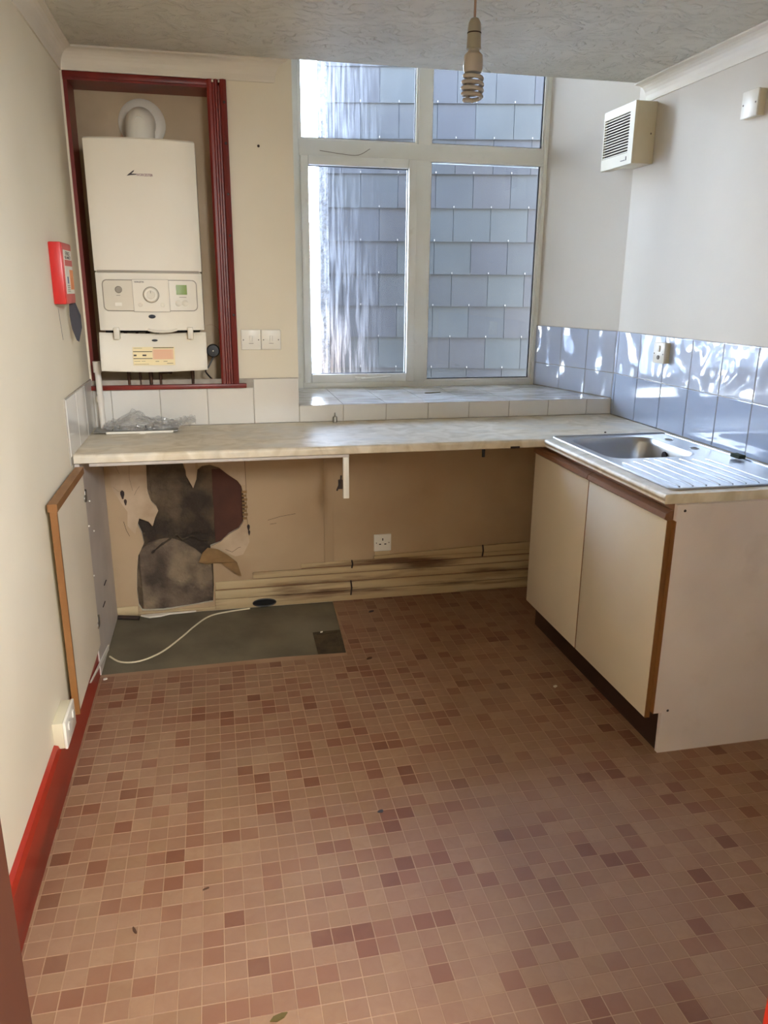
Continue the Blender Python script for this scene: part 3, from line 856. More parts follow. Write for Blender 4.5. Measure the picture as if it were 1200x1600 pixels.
slmesh = {}
def slate_mesh(w, mi):
    key = (round(w, 3), mi)
    if key in slmesh: return slmesh[key]
    b = BM()
    H = .203 + .02
    # bottom edge stands proud of the course below
    vs = []
    for z, d in ((-.004, .0), (H, -.014)):
        for s in (.0015, w - .0015):
            for dd in (0, .007): vs.append(b.verts.new((ft * s - fn * (d + dd + .004)) + Vector((0, 0, z))))
    for f in ((0, 2, 3, 1), (4, 6, 7, 5), (1, 3, 7, 5), (0, 2, 6, 4), (0, 1, 5, 4), (2, 3, 7, 6)): b.faces.new([vs[k] for k in f])
    me = bpy.data.meshes.new('slate'); bmesh.ops.recalc_face_normals(b, faces=b.faces[:]); b.to_mesh(me); b.free(); me.materials.append(M_slates[mi])
    slmesh[key] = me
    return me
for r in range(-8, 5):
    z = 1.975 + .203 * r
    s = .073 - .24 * 2 if r % 2 == 0 else .073 - .12 - .24 * 2
    while s < 2.3:
        s0, s1 = max(s, -.38), s + .24
        if s1 - s0 > .02:
            mi = random.choice((0, 0, 1, 2, 2, 3)) if s > -.2 else random.choice((3, 3, 0))
            o = bpy.data.objects.new('slate', slate_mesh(s1 - s0, mi)); C.objects.link(o); o.parent = sb
            p = Vector(W(s0, z, random.uniform(0, .0015)))
            o.location = p - sb.location
        s += .24
# fixing nails at the slate joints
b = BM()
for r in range(-5, 5):
    z = 1.975 + .203 * r
    s = .073 - .24 if r % 2 else .073 - .12
    while s < 1.4:
        c = Vector(W(s, z + .012, .016)); box(b, c.x - .002, c.x + .002, c.y - .002, c.y + .002, c.z - .012, c.z - .002)
        s += .24
nl = obj('copper_tacks', b, M_greyink, sb); nl['kind'] = 'stuff'
hs = thing('distant_house', 'pale distant house with a sunlit clay roof at the far left of the window view', 'building', (1.2, 22, -.35))
bx('wall', M_houses, hs, -3.0, 4.5, 20, 26, -.35, 2.2)
b = BM()
rp = [(-3.2, 19.6, 2.15), (4.7, 19.6, 2.15), (4.7, 23, 3.2), (-3.2, 23, 3.2), (-3.2, 26.4, 2.15), (4.7, 26.4, 2.15)]
v = [b.verts.new(p) for p in rp]
b.faces.new((v[0], v[1], v[2], v[3])); b.faces.new((v[3], v[2], v[5], v[4])); b.faces.new((v[0], v[3], v[4])); b.faces.new((v[1], v[5], v[2])); b.faces.new((v[0], v[4], v[5], v[1]))
rf = obj('roof', b, M_roof, hs)
b = BM()
for k in range(14):
    t = k / 14
    box(b, -3.2, 4.7, 19.55 + 3.4 * t, 19.62 + 3.4 * t, 2.18 + 1.05 * t, 2.22 + 1.05 * t)
o = obj('tile_courses', b, M_roof, rf); o['kind'] = 'stuff'

# ================================================================== BOILER AND ITS ALCOVE
fr = thing('timber_surround', 'dark red timber surround framing the boiler recess in the back wall', 'frame', (-.2, YB, 1.05))
bx('left_lining', M_redwood, fr, RX0, RX0 + .014, YB - .004, YB + .155, RZ0, RZ1)
bx('top_lining', M_redwood, fr, RX0, RX1 + .0, YB - .008, YB + .155, RZ1 - .014, RZ1)
bx('top_rail', M_redwood, fr, RX0, RX1 + .06, YB - .012, YB - .001, RZ1 - .006, RZ1 + .016, bevel=.002)
bx('right_lining', M_redwood, fr, RX1 - .012, RX1, YB - .004, YB + .155, RZ0, RZ1)
arch = BM()
prof = [(.022, 0), (.022, -.016), (.030, -.020), (.040, -.020), (.044, -.014), (.050, -.014), (.054, -.022), (.060, -.022), (.064, -.012), (.070, -.012), (.074, -.024), (.086, -.028), (.096, -.024), (.098, 0)]
vs0 = [arch.verts.new((x_, YB + y_, RZ0 - .002)) for x_, y_ in prof]; vs1 = [arch.verts.new((x_, YB + y_, RZ1 + .016)) for x_, y_ in prof]
for k in range(len(prof)): arch.faces.new((vs0[k], vs0[(k + 1) % len(prof)], vs1[(k + 1) % len(prof)], vs1[k]))
arch.faces.new(vs0); arch.faces.new(vs1)
ar = obj('architrave', arch, M_redwood, fr)
for kz in (2.18, 2.03, 1.84, 1.68, 1.36):
    obj('knot', lathe(BM(), [(.006, 0), (.004, -.0012)], (.086, YB - .0275, kz), 'y', 10), M_plinth, ar)
for kx, kw in ((.040, .008), (.066, .006)):
    bx('paint_chip', M_crumb, ar, kx, kx + kw, YB - .0235, YB - .021, RZ1 + .004, RZ1 + .013, bevel=.0008)
bx('sill', M_redwood, fr, XL + .001, .128, YB - .030, YB + .155, 1.050, RZ0, bevel=.002)

bo = thing('boiler', 'white wall-hung gas boiler with its control flap hanging open in the recess', 'boiler', (-.24, 3.45, 1.15))
BX0, BX1, BXC = -.443, -.037, -.240
def yf(x): return 3.262 + .028 * ((x - BXC) / .2) ** 2
def body(z0, z1, inset=0.0, n=20):
    b = BM()
    x0, x1 = BX0 + inset, BX1 - inset
    front = [(x0 + (x1 - x0) * k / n) for k in range(n + 1)]
    poly = [(x_, yf(x_) + inset + (.006 if k in (0, n) else 0)) for k, x_ in enumerate(front)] + [(x1, YB + .155), (x0, YB + .155)]
    lo = [b.verts.new((p[0], p[1], z0)) for p in poly]
    m_ = [b.verts.new((p[0], p[1], z1 - .006)) for p in poly]
    hi = [b.verts.new((p[0] + (.004 if p[0] < BXC else -.004), p[1] + (.006 if p[1] < 3.4 else 0), z1)) for p in poly]
    L_ = len(poly)
    for A, B in ((lo, m_), (m_, hi)):
        for k in range(L_): b.faces.new((A[k], A[(k + 1) % L_], B[(k + 1) % L_], B[k]))
    b.faces.new(lo); b.faces.new(hi)
    return b
obj('casing', body(1.532, 2.008), M_boiler, bo, smooth=True)
obj('lower_casing', body(1.306, 1.530, .0015), M_boiler, bo, smooth=True)
def cplate(x0, x1, z0, z1, r, off, th, n=24):
    """rounded plate following the bowed front"""
    b = BM(); cols = []
    for k in range(n + 1):
        x_ = x0 + (x1 - x0) * (1 - math.cos(PI * k / n)) / 2
        dx = max(0, r - min(x_ - x0, x1 - x_))
        ins = r - math.sqrt(max(0, r * r - dx * dx))
        cols.append([b.verts.new((x_, yf(x_) - off - t_, z_)) for t_, z_ in ((0, z0 + ins), (th, z0 + ins), (th, z1 - ins), (0, z1 - ins))])
    for A, B in zip(cols, cols[1:]):
        for k in range(4): b.faces.new((A[k], A[(k + 1) % 4], B[(k + 1) % 4], B[k]))
    b.faces.new(cols[0]); b.faces.new(cols[-1])
    return b
obj('seam_strip', cplate(BX0 + .01, BX1 - .01, 1.5265, 1.5345, .001, -.002, .003), M_boilerline, bo)
obj('panel_border', cplate(-.418, -.058, 1.380, 1.500, .018, .0005, .0012), M_boilerline, bo)
pn = obj('control_panel', cplate(-.4145, -.0615, 1.3835, 1.4965, .016, .001, .0022), M_boilerpanel, bo)
ctr_ = obj('dial_panel', cplate(-.302, -.166, 1.379, 1.4995, .002, .003, .0035), M_boiler, bo)
obj('panel_edge', cplate(-.3035, -.1645, 1.3775, 1.501, .002, .0025, .002), M_boilerline, ctr_)
def disc(name, x_, z_, r, h, m, par, off=0.0, n=28, r2=None):
    y_ = yf(x_) - off
    return obj(name, lathe(BM(), [(r, 0.0), (r, -h * .7), ((r2 or r * .86), -h), (.0005, -h)], (x_, y_, z_), 'y', n), m, par, smooth=True)
k1 = disc('dial_ring', -.2340, 1.4430, .031, .0085, M_boilerline, bo, off=.0035)
disc('dial', -.2340, 1.4430, .0285, .020, M_boiler, k1, off=.0035, r2=.024)
disc('dial_cap', -.2340, 1.4430, .017, .023, M_boilerpanel, k1, off=.0035)
bx('pointer', M_greyink, k1, -.235, -.233, yf(-.234) - .0275, yf(-.234) - .026, 1.449, 1.459)
g_ = disc('gauge', -.3560, 1.4620, .0135, .003, M_greyink, bo, off=.003)
disc('gauge_face', -.3560, 1.4620, .0115, .0042, M_boilerline, g_, off=.003)
for kx, kz in ((-.277, 1.405), (-.193, 1.405)): disc('small_dial', kx, kz, .0075, .003, M_boilerpanel, bo, off=.006)
obj('display', cplate(-.138, -.097, 1.444, 1.481, .001, .003, .003), M_lcd, bo)
for kx in (-.132, -.106):
    disc('push_button', kx, 1.411, .012, .004, M_boiler, bo, off=.003)
bx('print_line', M_greyink, pn, -.137, -.100, yf(-.12) - .0045, yf(-.12) - .003, 1.4335, 1.4355)
bx('print_line', M_greyink, pn, -.366, -.346, yf(-.36) - .0045, yf(-.36) - .003, 1.4395, 1.441)
bx('print_line', M_boiler, pn, -.373, -.325, yf(-.36) - .0052, yf(-.36) - .003, 1.400, 1.413)
bx('print_line', M_darkink, pn, -.341, -.329, yf(-.36) - .0058, yf(-.36) - .003, 1.402, 1.4055)
text('panel_lettering', 'WORCESTER', .009, M_darkink, ctr_, (-.276, yf(-.276) - .0072, 1.4905), R_front, fit=.036)
b = BM()
lathe(b, [(.0185, 0), (.0165, -.004), (.0005, -.005)], (0, 0, 0), 'y', 24)
for v in b.verts: v.co = Vector((-.2370 + v.co.x * .75, yf(-.237) + v.co.y - .0003, 1.3600 + v.co.z * .42))
obj('oval_badge', b, M_gasket, bo, smooth=True)
# maker's mark on the casing: small swoosh and a line of letters
b = prism(BM(), [(-.291, 1.874), (-.283, 1.881), (-.268, 1.892), (-.262, 1.895), (-.266, 1.888), (-.274, 1.882), (-.256, 1.8815), (-.256, 1.8785), (-.278, 1.8765)], [], yf(-.27) - .0015, yf(-.27) + .002)
lg = obj('logo', b, M_darkink, bo)
text('logo_lettering', 'WORCESTER', .0125, M_purple, bo, (-.226, yf(-.226) - .0012, 1.878), R_front, fit=.060)
# moulded handle recess at the bottom edge of the lower casing
obj('handle_lip', tube(BM(), smooth_path([(-.255, yf(-.255) - .002, 1.309), (-.225, yf(-.22) - .012, 1.303), (-.175, yf(-.18) - .013, 1.303), (-.145, yf(-.145) - .002, 1.309)], 5), .005, 8), M_boiler, bo, smooth=True)
bx('dark_gap', M_dark, bo, BX0 + .02, BX1 - .02, 3.31, YB + .1, 1.296, 1.307)
# flap hanging from two clips
fl = BM(); nx, nz = 22, 10; fv = []
for j in range(nz + 1):
    row = []
    for i in range(nx + 1):
        u, v_ = i / nx, j / nz
        x_ = BX0 - .004 + (BX1 - BX0 + .008) * u
        top, bot = 1.298 - .006 * math.sin(PI * u), 1.148 - .006 * math.sin(PI * u)
        z_ = top + (bot - top) * v_
        y_ = 3.300 - .030 * v_ - .012 * math.sin(PI * v_) + .010 * (1 - v_) * math.sin(PI * u) - .006 * math.sin(PI * u)
        row.append(fl.verts.new((x_, y_, z_)))
    fv.append(row)
for j in range(nz):
    for i in range(nx): fl.faces.new((fv[j][i], fv[j][i + 1], fv[j + 1][i + 1], fv[j + 1][i]))
flap = obj('flap', fl, M_boiler, bo, smooth=True)
sm = flap.modifiers.new('s', 'SOLIDIFY'); sm.thickness = .004; sm.offset = 1
bvm = flap.modifiers.new('b', 'BEVEL'); bvm.width = .001; bvm.limit_method = 'ANGLE'
def yflap(x_, z_):
    u = (x_ - BX0 + .004) / (BX1 - BX0 + .008); v_ = (1.298 - z_) / .15
    return 3.300 - .030 * v_ - .012 * math.sin(PI * v_) + .010 * (1 - v_) * math.sin(PI * u) - .006 * math.sin(PI * u)
for kx in (-.377, -.093):
    bx('hinge_clip', M_boilerpanel, bo, kx - .011, kx + .011, 3.262, 3.30, 1.272, 1.318, bevel=.003)
def sticker(name, x0, x1, z0, z1, m, par, off):
    b = BM(); cols = []
    for k in range(7):
        x_ = x0 + (x1 - x0) * k / 6
        cols.append([b.verts.new((x_, yflap(x_, z_) - off, z_)) for z_ in [z1 + (z0 - z1) * q / 5 for q in range(6)]])
    for A, B in zip(cols, cols[1:]):
        for q in range(5): b.faces.new((A[q], A[q + 1], B[q + 1], B[q]))
    return obj(name, b, m, par)
OFS = .0056
st = sticker('sticker', -.322, -.160, 1.170, 1.241, M_label, bo, OFS)
sticker('print_block', -.2455, -.165, 1.193, 1.232, M_labelpink, st, OFS + .0005)
for a in ((-.3205, -.247, 1.2220, 1.2245), (-.3205, -.247, 1.1955, 1.1980), (-.2430, -.163, 1.2365, 1.2392)):
    sticker('print_rule', *a, M_darkink, st, OFS + .0007)
for a in ((-.3180, -.285, 1.2360, 1.2374), (-.3180, -.295, 1.1852, 1.1866), (-.290, -.275, 1.1852, 1.1866), (-.318, -.262, 1.1740, 1.1752), (-.236, -.222, 1.1840, 1.1860), (-.205, -.19, 1.1840, 1.1860), (-.192, -.168, 1.176, 1.178)):
    sticker('print_line', *a, M_greyink, st, OFS + .0007)
for a in ((-.319, -.308), (-.285, -.270), ):
    sticker('print_mark', a[0], a[1], 1.206, 1.212, M_darkink, st, OFS + .0007)
for k in range(7):
    sticker('print_line', -.240, -.172, 1.1975 + k * .005, 1.1983 + k * .005, M_orange, st, OFS + .0009)
b = BM(); lathe(b, [(.012, 0), (.010, -.003), (.0005, -.0035)], (0, 0, 0), 'y', 20)
for v in b.verts: v.co = Vector((-.235 + v.co.x, yflap(-.235, 1.266) - .0045 + v.co.y, 1.266 + v.co.z * .38))
obj('flap_catch', b, M_gasket, bo, smooth=True)
for kx, r_ in ((-.365, .008), (-.318, .006), (-.275, .009), (-.235, .0075), (-.10, .008)):
    obj('pipe', tube(BM(), [(kx, 3.47, 1.069), (kx, 3.47, 1.31)], r_, 10), M_copper, bo, smooth=True)
obj('valve_lever', tube(BM(), [(-.235, 3.455, 1.118), (-.20, 3.45, 1.122), (-.185, 3.452, 1.118)], .006, 8), M_copper, bo, smooth=True)
# flue elbow on top
fl_ = lathe(BM(), [(.094, .0), (.094, -.008), (.086, -.014), (.066, -.016)], (-.246, YB + .159, 2.118), 'y', 40)
obj('flue_ring', fl_, M_white, bo, smooth=True)
el = tube(BM(), smooth_path([(-.246, YB + .02, 2.006), (-.246, YB + .02, 2.055), (-.246, YB + .045, 2.098), (-.246, YB + .10, 2.114), (-.246, YB + .157, 2.114)], 5), .056, 28)
obj('flue_elbow', el, M_white, bo, smooth=True)
obj('flue_cap', lathe(BM(), [(.021, 0), (.021, -.012), (.017, -.015), (.014, -.011), (.0005, -.011)], (-.246, YB - .004, 2.098), 'y', 24), M_white, bo, smooth=True)
obj('flue_screw', lathe(BM(), [(.004, 0), (.003, -.003)], (-.170, YB + .148, 2.10), 'y', 10), M_greyink, bo)

bd = thing('cable_dial', 'small round black knob on a black cable right of the boiler flap', 'knob', (-.008, 3.50, 1.207))
obj('knob', lathe(BM(), [(.028, .03), (.028, .004), (.024, 0), (.0005, -.001)], (-.008, 3.486, 1.207), 'y', 28), M_black, bd, smooth=True)
obj('knob_centre', lathe(BM(), [(.004, 0), (.002, -.003)], (-.008, 3.486, 1.207), 'y', 10), M_white, bd)
obj('black_cable', tube(BM(), smooth_path([(-.008, 3.50, 1.18), (-.03, 3.49, 1.14), (-.045, 3.49, 1.12), (-.025, 3.50, 1.09), (-.005, 3.50, 1.071)], 5), .0035, 8), M_black, bd, smooth=True)
obj('capillary_wire', tube(BM(), smooth_path([(-.03, 3.50, 1.315), (.0, 3.50, 1.315), (.022, 3.50, 1.29), (.024, 3.50, 1.25), (.004, 3.50, 1.225)], 6), .0012, 6), M_cord, bd, smooth=True)

wp = thing('waste_pipe', 'upright white plastic waste pipe at the left end of the worktop', 'pipe', (-.482, 3.42, ZT))
obj('pipe', tube(BM(), [(-.478, 3.40, ZT), (-.481, 3.40, 1.165)], .0125, 16), M_pvc, wp, smooth=True)
obj('collar', tube(BM(), [(-.481, 3.40, 1.130), (-.481, 3.40, 1.175)], .0165, 16), M_pvc, wp, smooth=True)
obj('collar', tube(BM(), [(-.480, 3.40, 1.01), (-.480, 3.40, 1.035)], .015, 16), M_pvc, wp, smooth=True)

# ================================================================== WORKTOPS
def worktop_prof(y_front, y_back, zt, th, r=.012):
    p = [(y_back, zt - th), (y_back, zt)]
    for k in range(7):
        a_ = PI / 2 + PI / 2 * k / 6
        p.append((y_front + r + r * math.cos(a_), zt - r + r * math.sin(a_)))
    p += [(y_front, zt - th + .003), (y_front + .006, zt - th)]
    return p
b = BM(); pr_ = worktop_prof(YF, YB - .008, ZT, .034)
A = [b.verts.new((XL + .001, y_, z_)) for y_, z_ in pr_]; B = [b.verts.new((1.892, y_, z_)) for y_, z_ in pr_]
for k in range(len(pr_)): b.faces.new((A[k], A[(k + 1) % len(pr_)], B[(k + 1) % len(pr_)], B[k]))
b.faces.new(A); b.faces.new(B)
wt = tag(obj('worktop', b, M_lam, None, smooth=True), 'long marbled cream laminate worktop running along the back wall', 'worktop')
bx('edge_chip', M_plinth, wt, 1.155, 1.195, YF - .0008, YF + .003, .853, .862, bevel=.0007)

rail = thing('worktop_rail', 'cream batten under the front edge of the long worktop with a short upright', 'batten', (0, 2.91, .84))
bx('rail', M_sideold, rail, -.470, .490, 2.896, 2.940, .8415, .8525, bevel=.001)
bx('upright', M_white, rail, .466, .489, 2.893, 2.908, .676, .8415, bevel=.0015)
b = BM(); box(b, .447, .464, 2.894, 2.905, .715, .752, bevel=.002); tube(b, [(.458, 2.895, .77), (.455, 2.892, .745), (.44, 2.892, .71)], .0035, 6)
obj('catch', b, M_rust, rail)
hk = tag(bx('cable_clip', M_black, None, 1.040, 1.052, 2.905, 2.915, .818, .8526, bevel=.002), 'tiny black clip hanging under the long worktop near its right end', 'clip')

# remains of the left base unit: side panel with its door folded back against the wall
lu = thing('left_base_unit', 'side panel of a removed base unit with cream door open against the left wall', 'cabinet', (-.5, 3.1, 0))
bx('side_panel', M_sideold, lu, XL + .005, -.503, 2.893, YB - .014, .004, .8525)
def dquad(name, m, par, pts, x0, x1):
    return obj(name, prism(BM(), pts, [], x0, x1, 'yz'), m, par)
# door swings slightly off the wall; built in the yz plane then leaned
D0, D1 = 2.355, 2.862
dr = dquad('door', M_door, lu, [(D0 + .012, .150), (D1, .150), (D1, .826), (D0 + .012, .826)], -.505, -.489)
dquad('edge_strip', M_edge, dr, [(D0, .145), (D0 + .012, .145), (D0 + .012, .8258), (D0, .8258)], -.507, -.487)
dquad('handle_lip', M_edge, dr, [(D0, .826), (D1, .826), (D1, .850), (D0, .850)], -.512, -.484)
for hz in (.735, .235):
    h = obj('hinge', box(BM(), -.503, -.488, 2.872, 2.905, hz - .022, hz + .022, bevel=.003), M_chrome, lu, smooth=True)
    obj('hinge_cup', lathe(BM(), [(.013, 0), (.013, .004)], (-.490, 2.85, hz), 'x', 16), M_chrome, h, smooth=True)
for hy, hz in ((2.95, .60), (3.05, .55), (3.02, .68), (2.95, .40)):
    obj('shelf_peg', lathe(BM(), [(.003, 0), (.003, .004)], (-.503, hy, hz), 'x', 8), M_white, lu)
for hy in (3.08, 3.16):
    obj('shelf_bracket', tube(BM(), [(-.501, hy, .15 + (hy - 3.0) * .8), (-.501, hy + .06, .15 + (hy - 3.0) * .8)], .002, 6), M_rust, lu)
sp_ = tag(obj('plastic_trim_strip', prism(BM(), [(2.64, .105), (2.655, .098), (3.10, .012), (3.11, .03)], [], -.503, -.498, 'yz'), M_white), 'loose white plastic trim strip leaning at the foot of the left side panel', 'trim strip')

# ================================================================== SINK RUN
sw_ = BM()
SX, SY0 = 1.298, 2.000
BWX0, BWX1, BWY0, BWY1 = 1.385, 1.745, 2.478, 2.868      # bowl opening
hole_r = rrect(BWX0 - .006, BWX1 + .006, BWY0 - .006, BWY1 + .006, .075)
prism(sw_, [(SX + .012, SY0), (1.892, SY0), (1.892, YF + .0), (SX + .012, YF)], [hole_r], ZT - .030, ZT, 'xy')
# rounded front nosing
nos = [(SX + .012, ZT - .030)] + [(SX + .012 - .012 * math.sin(a_), ZT - .012 + .012 * math.cos(a_)) for a_ in [PI / 2 * (6 - k) / 6 for k in range(7)]]
A = [sw_.verts.new((x_, SY0, z_)) for x_, z_ in [(SX + .006, ZT - .030)] + nos]; B = [sw_.verts.new((x_, YF - .002, z_)) for x_, z_ in [(SX + .006, ZT - .030)] + nos]
n_ = len(A)
for k in range(n_):
    try: sw_.faces.new((A[k], A[(k + 1) % n_], B[(k + 1) % n_], B[k]))
    except ValueError: pass
swt = tag(obj('sink_worktop', sw_, M_lam), 'marbled cream laminate worktop piece carrying the steel sink', 'worktop')
bx('end_edge', M_lam, swt, SX + .004, 1.892, SY0 - .002, SY0, ZT - .030, ZT - .001)

sk = thing('sink', 'stainless steel inset sink with one bowl and a ribbed drainer', 'sink', (1.6, 2.5, ZT))
KX0, KX1, KY0, KY1 = 1.345, 1.862, 2.036, 2.958
KY1 = 2.925
b = BM()
holes = [rrect(BWX0, BWX1, BWY0, BWY1, .07, 8)]
for ty in (2.784, 2.605): holes.append([(1.797 + .016 * math.cos(a_ * PI / 8), ty + .016 * math.sin(a_ * PI / 8)) for a_ in range(16)])
prism(b, rrect(KX0, KX1, KY0, KY1, .02), holes, ZT + .0004, ZT + .0022, 'xy')
obj('sink_top', b, M_steel, sk)
b = BM()
rim = rrect(KX0 + .003, KX1 - .003, KY0 + .003, KY1 - .003, .02)
tube(b, [(p[0], p[1], ZT + .0030) for p in rim], .0042, 8, closed=True)
obj('rim', b, M_steel, sk, smooth=True)
b = BM(); rings = []
for inset, dz, rr in ((-.004, .0022, .074), (0, .0016, .07), (.003, -.002, .068), (.008, -.02, .068), (.014, -.10, .066), (.020, -.135, .062), (.040, -.155, .05), (.08, -.160, .04)):
    rings.append([b.verts.new((p[0], p[1], ZT + dz)) for p in rrect(BWX0 + inset, BWX1 - inset, BWY0 + inset, BWY1 - inset, rr, 8)])
for A, B in zip(rings, rings[1:]):
    n_ = len(A)
    for k in range(n_): b.faces.new((A[k], A[(k + 1) % n_], B[(k + 1) % n_], B[k]))
cv = b.verts.new(((BWX0 + BWX1) / 2, (BWY0 + BWY1) / 2, ZT - .162))
for k in range(len(rings[-1])): b.faces.new((rings[-1][k], rings[-1][(k + 1) % len(rings[-1])], cv))
bowl = obj('bowl', b, M_steel, sk, smooth=True)
obj('waste_outlet', lathe(BM(), [(.040, 0), (.036, .003), (.030, -.002), (.0005, -.004)], ((BWX0 + BWX1) / 2, (BWY0 + BWY1) / 2, ZT - .1595), 'z', 28), M_chrome, bowl, smooth=True)
obj('overflow', lathe(BM(), [(.017, 0), (.017, -.004), (.011, -.005), (.0005, -.004)], (BWX1 - .012, 2.70, ZT - .045), 'x', 20), M_rust, bowl, smooth=True)
for ty in (2.784, 2.605):
    obj('tap_hole', tube(BM(), [(1.797 + .0175 * math.cos(a_ * PI / 10), ty + .0175 * math.sin(a_ * PI / 10), ZT + .0026) for a_ in range(20)], .0018, 6, closed=True), M_steel, sk, smooth=True)
for k in range(8):
    x_ = 1.392 + k * .047
    obj('drainer_rib', tube(BM(), [(x_, 2.070, ZT + .0018), (x_, 2.085, ZT + .0042), (x_ , 2.43 - .01 * abs(k - 3.5), ZT + .0042), (x_, 2.452 - .01 * abs(k - 3.5), ZT + .0018)], .0034, 8), M_steel, sk, smooth=True)
sg = tag(bx('sponge_block', M_green, None, 1.822, 1.852, 2.375, 2.425, ZT + .0075, ZT + .021, bevel=.003), 'small dark green block lying on the back rim of the sink', 'sponge')
sc_ = tag(obj('plaster_crumb', lathe(BM(), [(.004, 0), (.005, .003), (.001, .005)], (1.62, 2.985, ZT), 'z', 7), M_leafb), 'small brown crumb on the worktop behind the sink bowl', 'crumb')

su = thing('sink_base_unit', 'two-door cream base unit with oak edging under the sink', 'cabinet', (1.6, 2.5, 0))
# near end panel with toe notch
obj('end_panel', prism(BM(), [(1.336, .150), (1.366, .150), (1.368, .0), (1.894, .0), (1.894, ZT - .030), (1.336, ZT - .030)], [], 1.982, 1.998, 'xz'), M_side, su)
obj('far_panel', prism(BM(), [(1.336, .150), (1.392, .150), (1.392, .0), (1.894, .0), (1.894, ZT - .036), (1.336, ZT - .036)], [], 3.004, 3.02, 'xz'), M_side, su)
bx('unit_base', M_side, su, 1.336, 1.890, 1.998, 3.004, .150, .166)
bx('unit_back', M_side, su, 1.880, 1.890, 1.998, 3.004, .166, .72)
bx('plinth', M_plinth, su, 1.372, 1.388, 1.990, 3.02, .0, .150)
for y0, y1 in ((2.003, 2.514), (2.520, 3.012)):
    d_ = bx('door', M_door, su, 1.318, 1.335, y0, y1, .127, .806, bevel=.0012)
    bx('edge_strip', M_edge, d_, 1.3185, 1.3352, y0 - .0035, y0 + .0005, .127, .806)
    obj('handle_lip', prism(BM(), [(1.308, .810), (1.312, .826), (1.330, .834), (1.336, .834), (1.336, .804), (1.316, .804)], [], y0 - .002, y1, 'xz'), M_lip, d_)
bx('top_rail', M_lip, su, 1.337, 1.350, 1.998, 3.004, .806, ZT - .031)
bx('edge_strip', M_edge, su, 1.3345, 1.337, 1.9815, 1.9985, .150, .806)
for sx_, sz_ in ((1.362, .838), (1.388, .156)):
    obj('screw_cap', lathe(BM(), [(.0045, 0), (.004, -.001)], (sx_, 1.982, sz_), 'y', 12), M_darkink, su)

# ================================================================== THINGS ON THE WORKTOP
pt = thing('metal_backplate', 'flat grey metal plate lying under the plastic bag at the left end of the worktop', 'plate', (-.34, 3.36, ZT))
bx('plate', M_chrome, pt, -.508, -.170, 3.292, 3.430, ZT + .007, ZT + .010, bevel=.001)
bx('front_lip', M_white, pt, -.455, -.188, 3.290, 3.294, ZT + .002, ZT + .0105)
bx('bracket', M_white, pt, -.322, -.300, 3.286, 3.292, ZT + .0, ZT + .011)
bx('foot', M_chrome, pt, -.500, -.180, 3.40, 3.42, ZT, ZT + .007)
bag = BM()
bmesh.ops.create_icosphere(bag, subdivisions=5, radius=1.0)
for v in bag.verts:
    c = v.co.copy()
    x_, y_, z_ = c.x * .155, c.y * .060, max(c.z, -.25) * .030
    f = noise.noise(Vector((c.x * 2.2, c.y * 2.2, 1.0)))
    z_ *= 1 + 1.1 * f + .9 * math.exp(-((c.x + .15) / .28) ** 2)
    k = Vector((noise.noise(c * 5 + Vector((3, 0, 0))), noise.noise(c * 5 + Vector((0, 7, 0))), noise.noise(c * 6 + Vector((0, 0, 9)))))
    k2 = abs(noise.noise(c * 9)) - .2
    v.co = Vector((-.315 + x_ + k.x * .016, 3.365 + y_ + k.y * .012, max(ZT + .0112, ZT + .021 + z_ + k.z * .012 + k2 * .012)))
bg = thing('plastic_bag', 'crumpled clear plastic bag of small fixings on top of the metal plate', 'bag', (-.32, 3.36, ZT + .011))
obj('film', bag, M_bag, bg, smooth=True)
tail = BM(); prev = None
for i in range(22):
    u = i / 21
    row = []
    for j in range(9):
        w = j / 8 - .5
        row.append(tail.verts.new((-.20 + .105 * u + .006 * noise.noise(Vector((i * .5, j * .6, 0))), 3.36 + w * (.05 + .035 * u) , ZT + .025 + .050 * u - .035 * u * u + .020 * noise.noise(Vector((i * .35, j * .5, 4))) + .012 * math.sin(j * 2.1 + i * .3))))
    if prev:
        for j in range(8): tail.faces.new((prev[j], prev[j + 1], row[j + 1], row[j]))
    prev = row
obj('bag_neck', tail, M_bag, bg, smooth=True)
for i, (fx, fy, fz) in enumerate(((-.43, 3.33, .022), (-.405, 3.345, .020), (-.30, 3.325, .026), (-.34, 3.36, .03), (-.27, 3.35, .022))):
    fb = BM(); lathe(fb, [(.007, 0), (.007, .006), (.003, .007), (.003, .018)], (fx, fy, ZT + .011), 'z', 8)
    tag(obj('pipe_fitting', fb, M_chrome if i != 2 else M_black, None, smooth=False),
        ['small metal fitting at the far left end inside the clear bag', 'small metal fitting second from the left inside the clear bag', 'small black fitting at the front middle of the clear bag',
         'small metal fitting under the tallest hump of the clear bag', 'small metal fitting nearest the bag neck'][i], 'fitting', 'fixings inside the plastic bag')

ts = thing('capped_stub', 'short capped grey metal stub standing on the worktop against the sill tiles', 'valve', (.518, 3.44, ZT))
obj('body', lathe(BM(), [(.011, 0), (.011, .022), (.009, .026), (.003, .027)], (.518, 3.44, ZT), 'z', 14), M_chrome, ts, smooth=True)
obj('pin', lathe(BM(), [(.003, .024), (.0025, .044)], (.518, 3.44, ZT), 'z', 8), M_chrome, ts, smooth=True)
lf = tag(obj('sill_leaf', prism(BM(), [(1.03, 3.78), (1.06, 3.775), (1.10, 3.79), (1.12, 3.80), (1.08, 3.805), (1.045, 3.80)], [], ZS + .0002, ZS + .003, 'xy'), M_leaf), 'small dry leaf scrap lying on the tiled window sill', 'leaf')

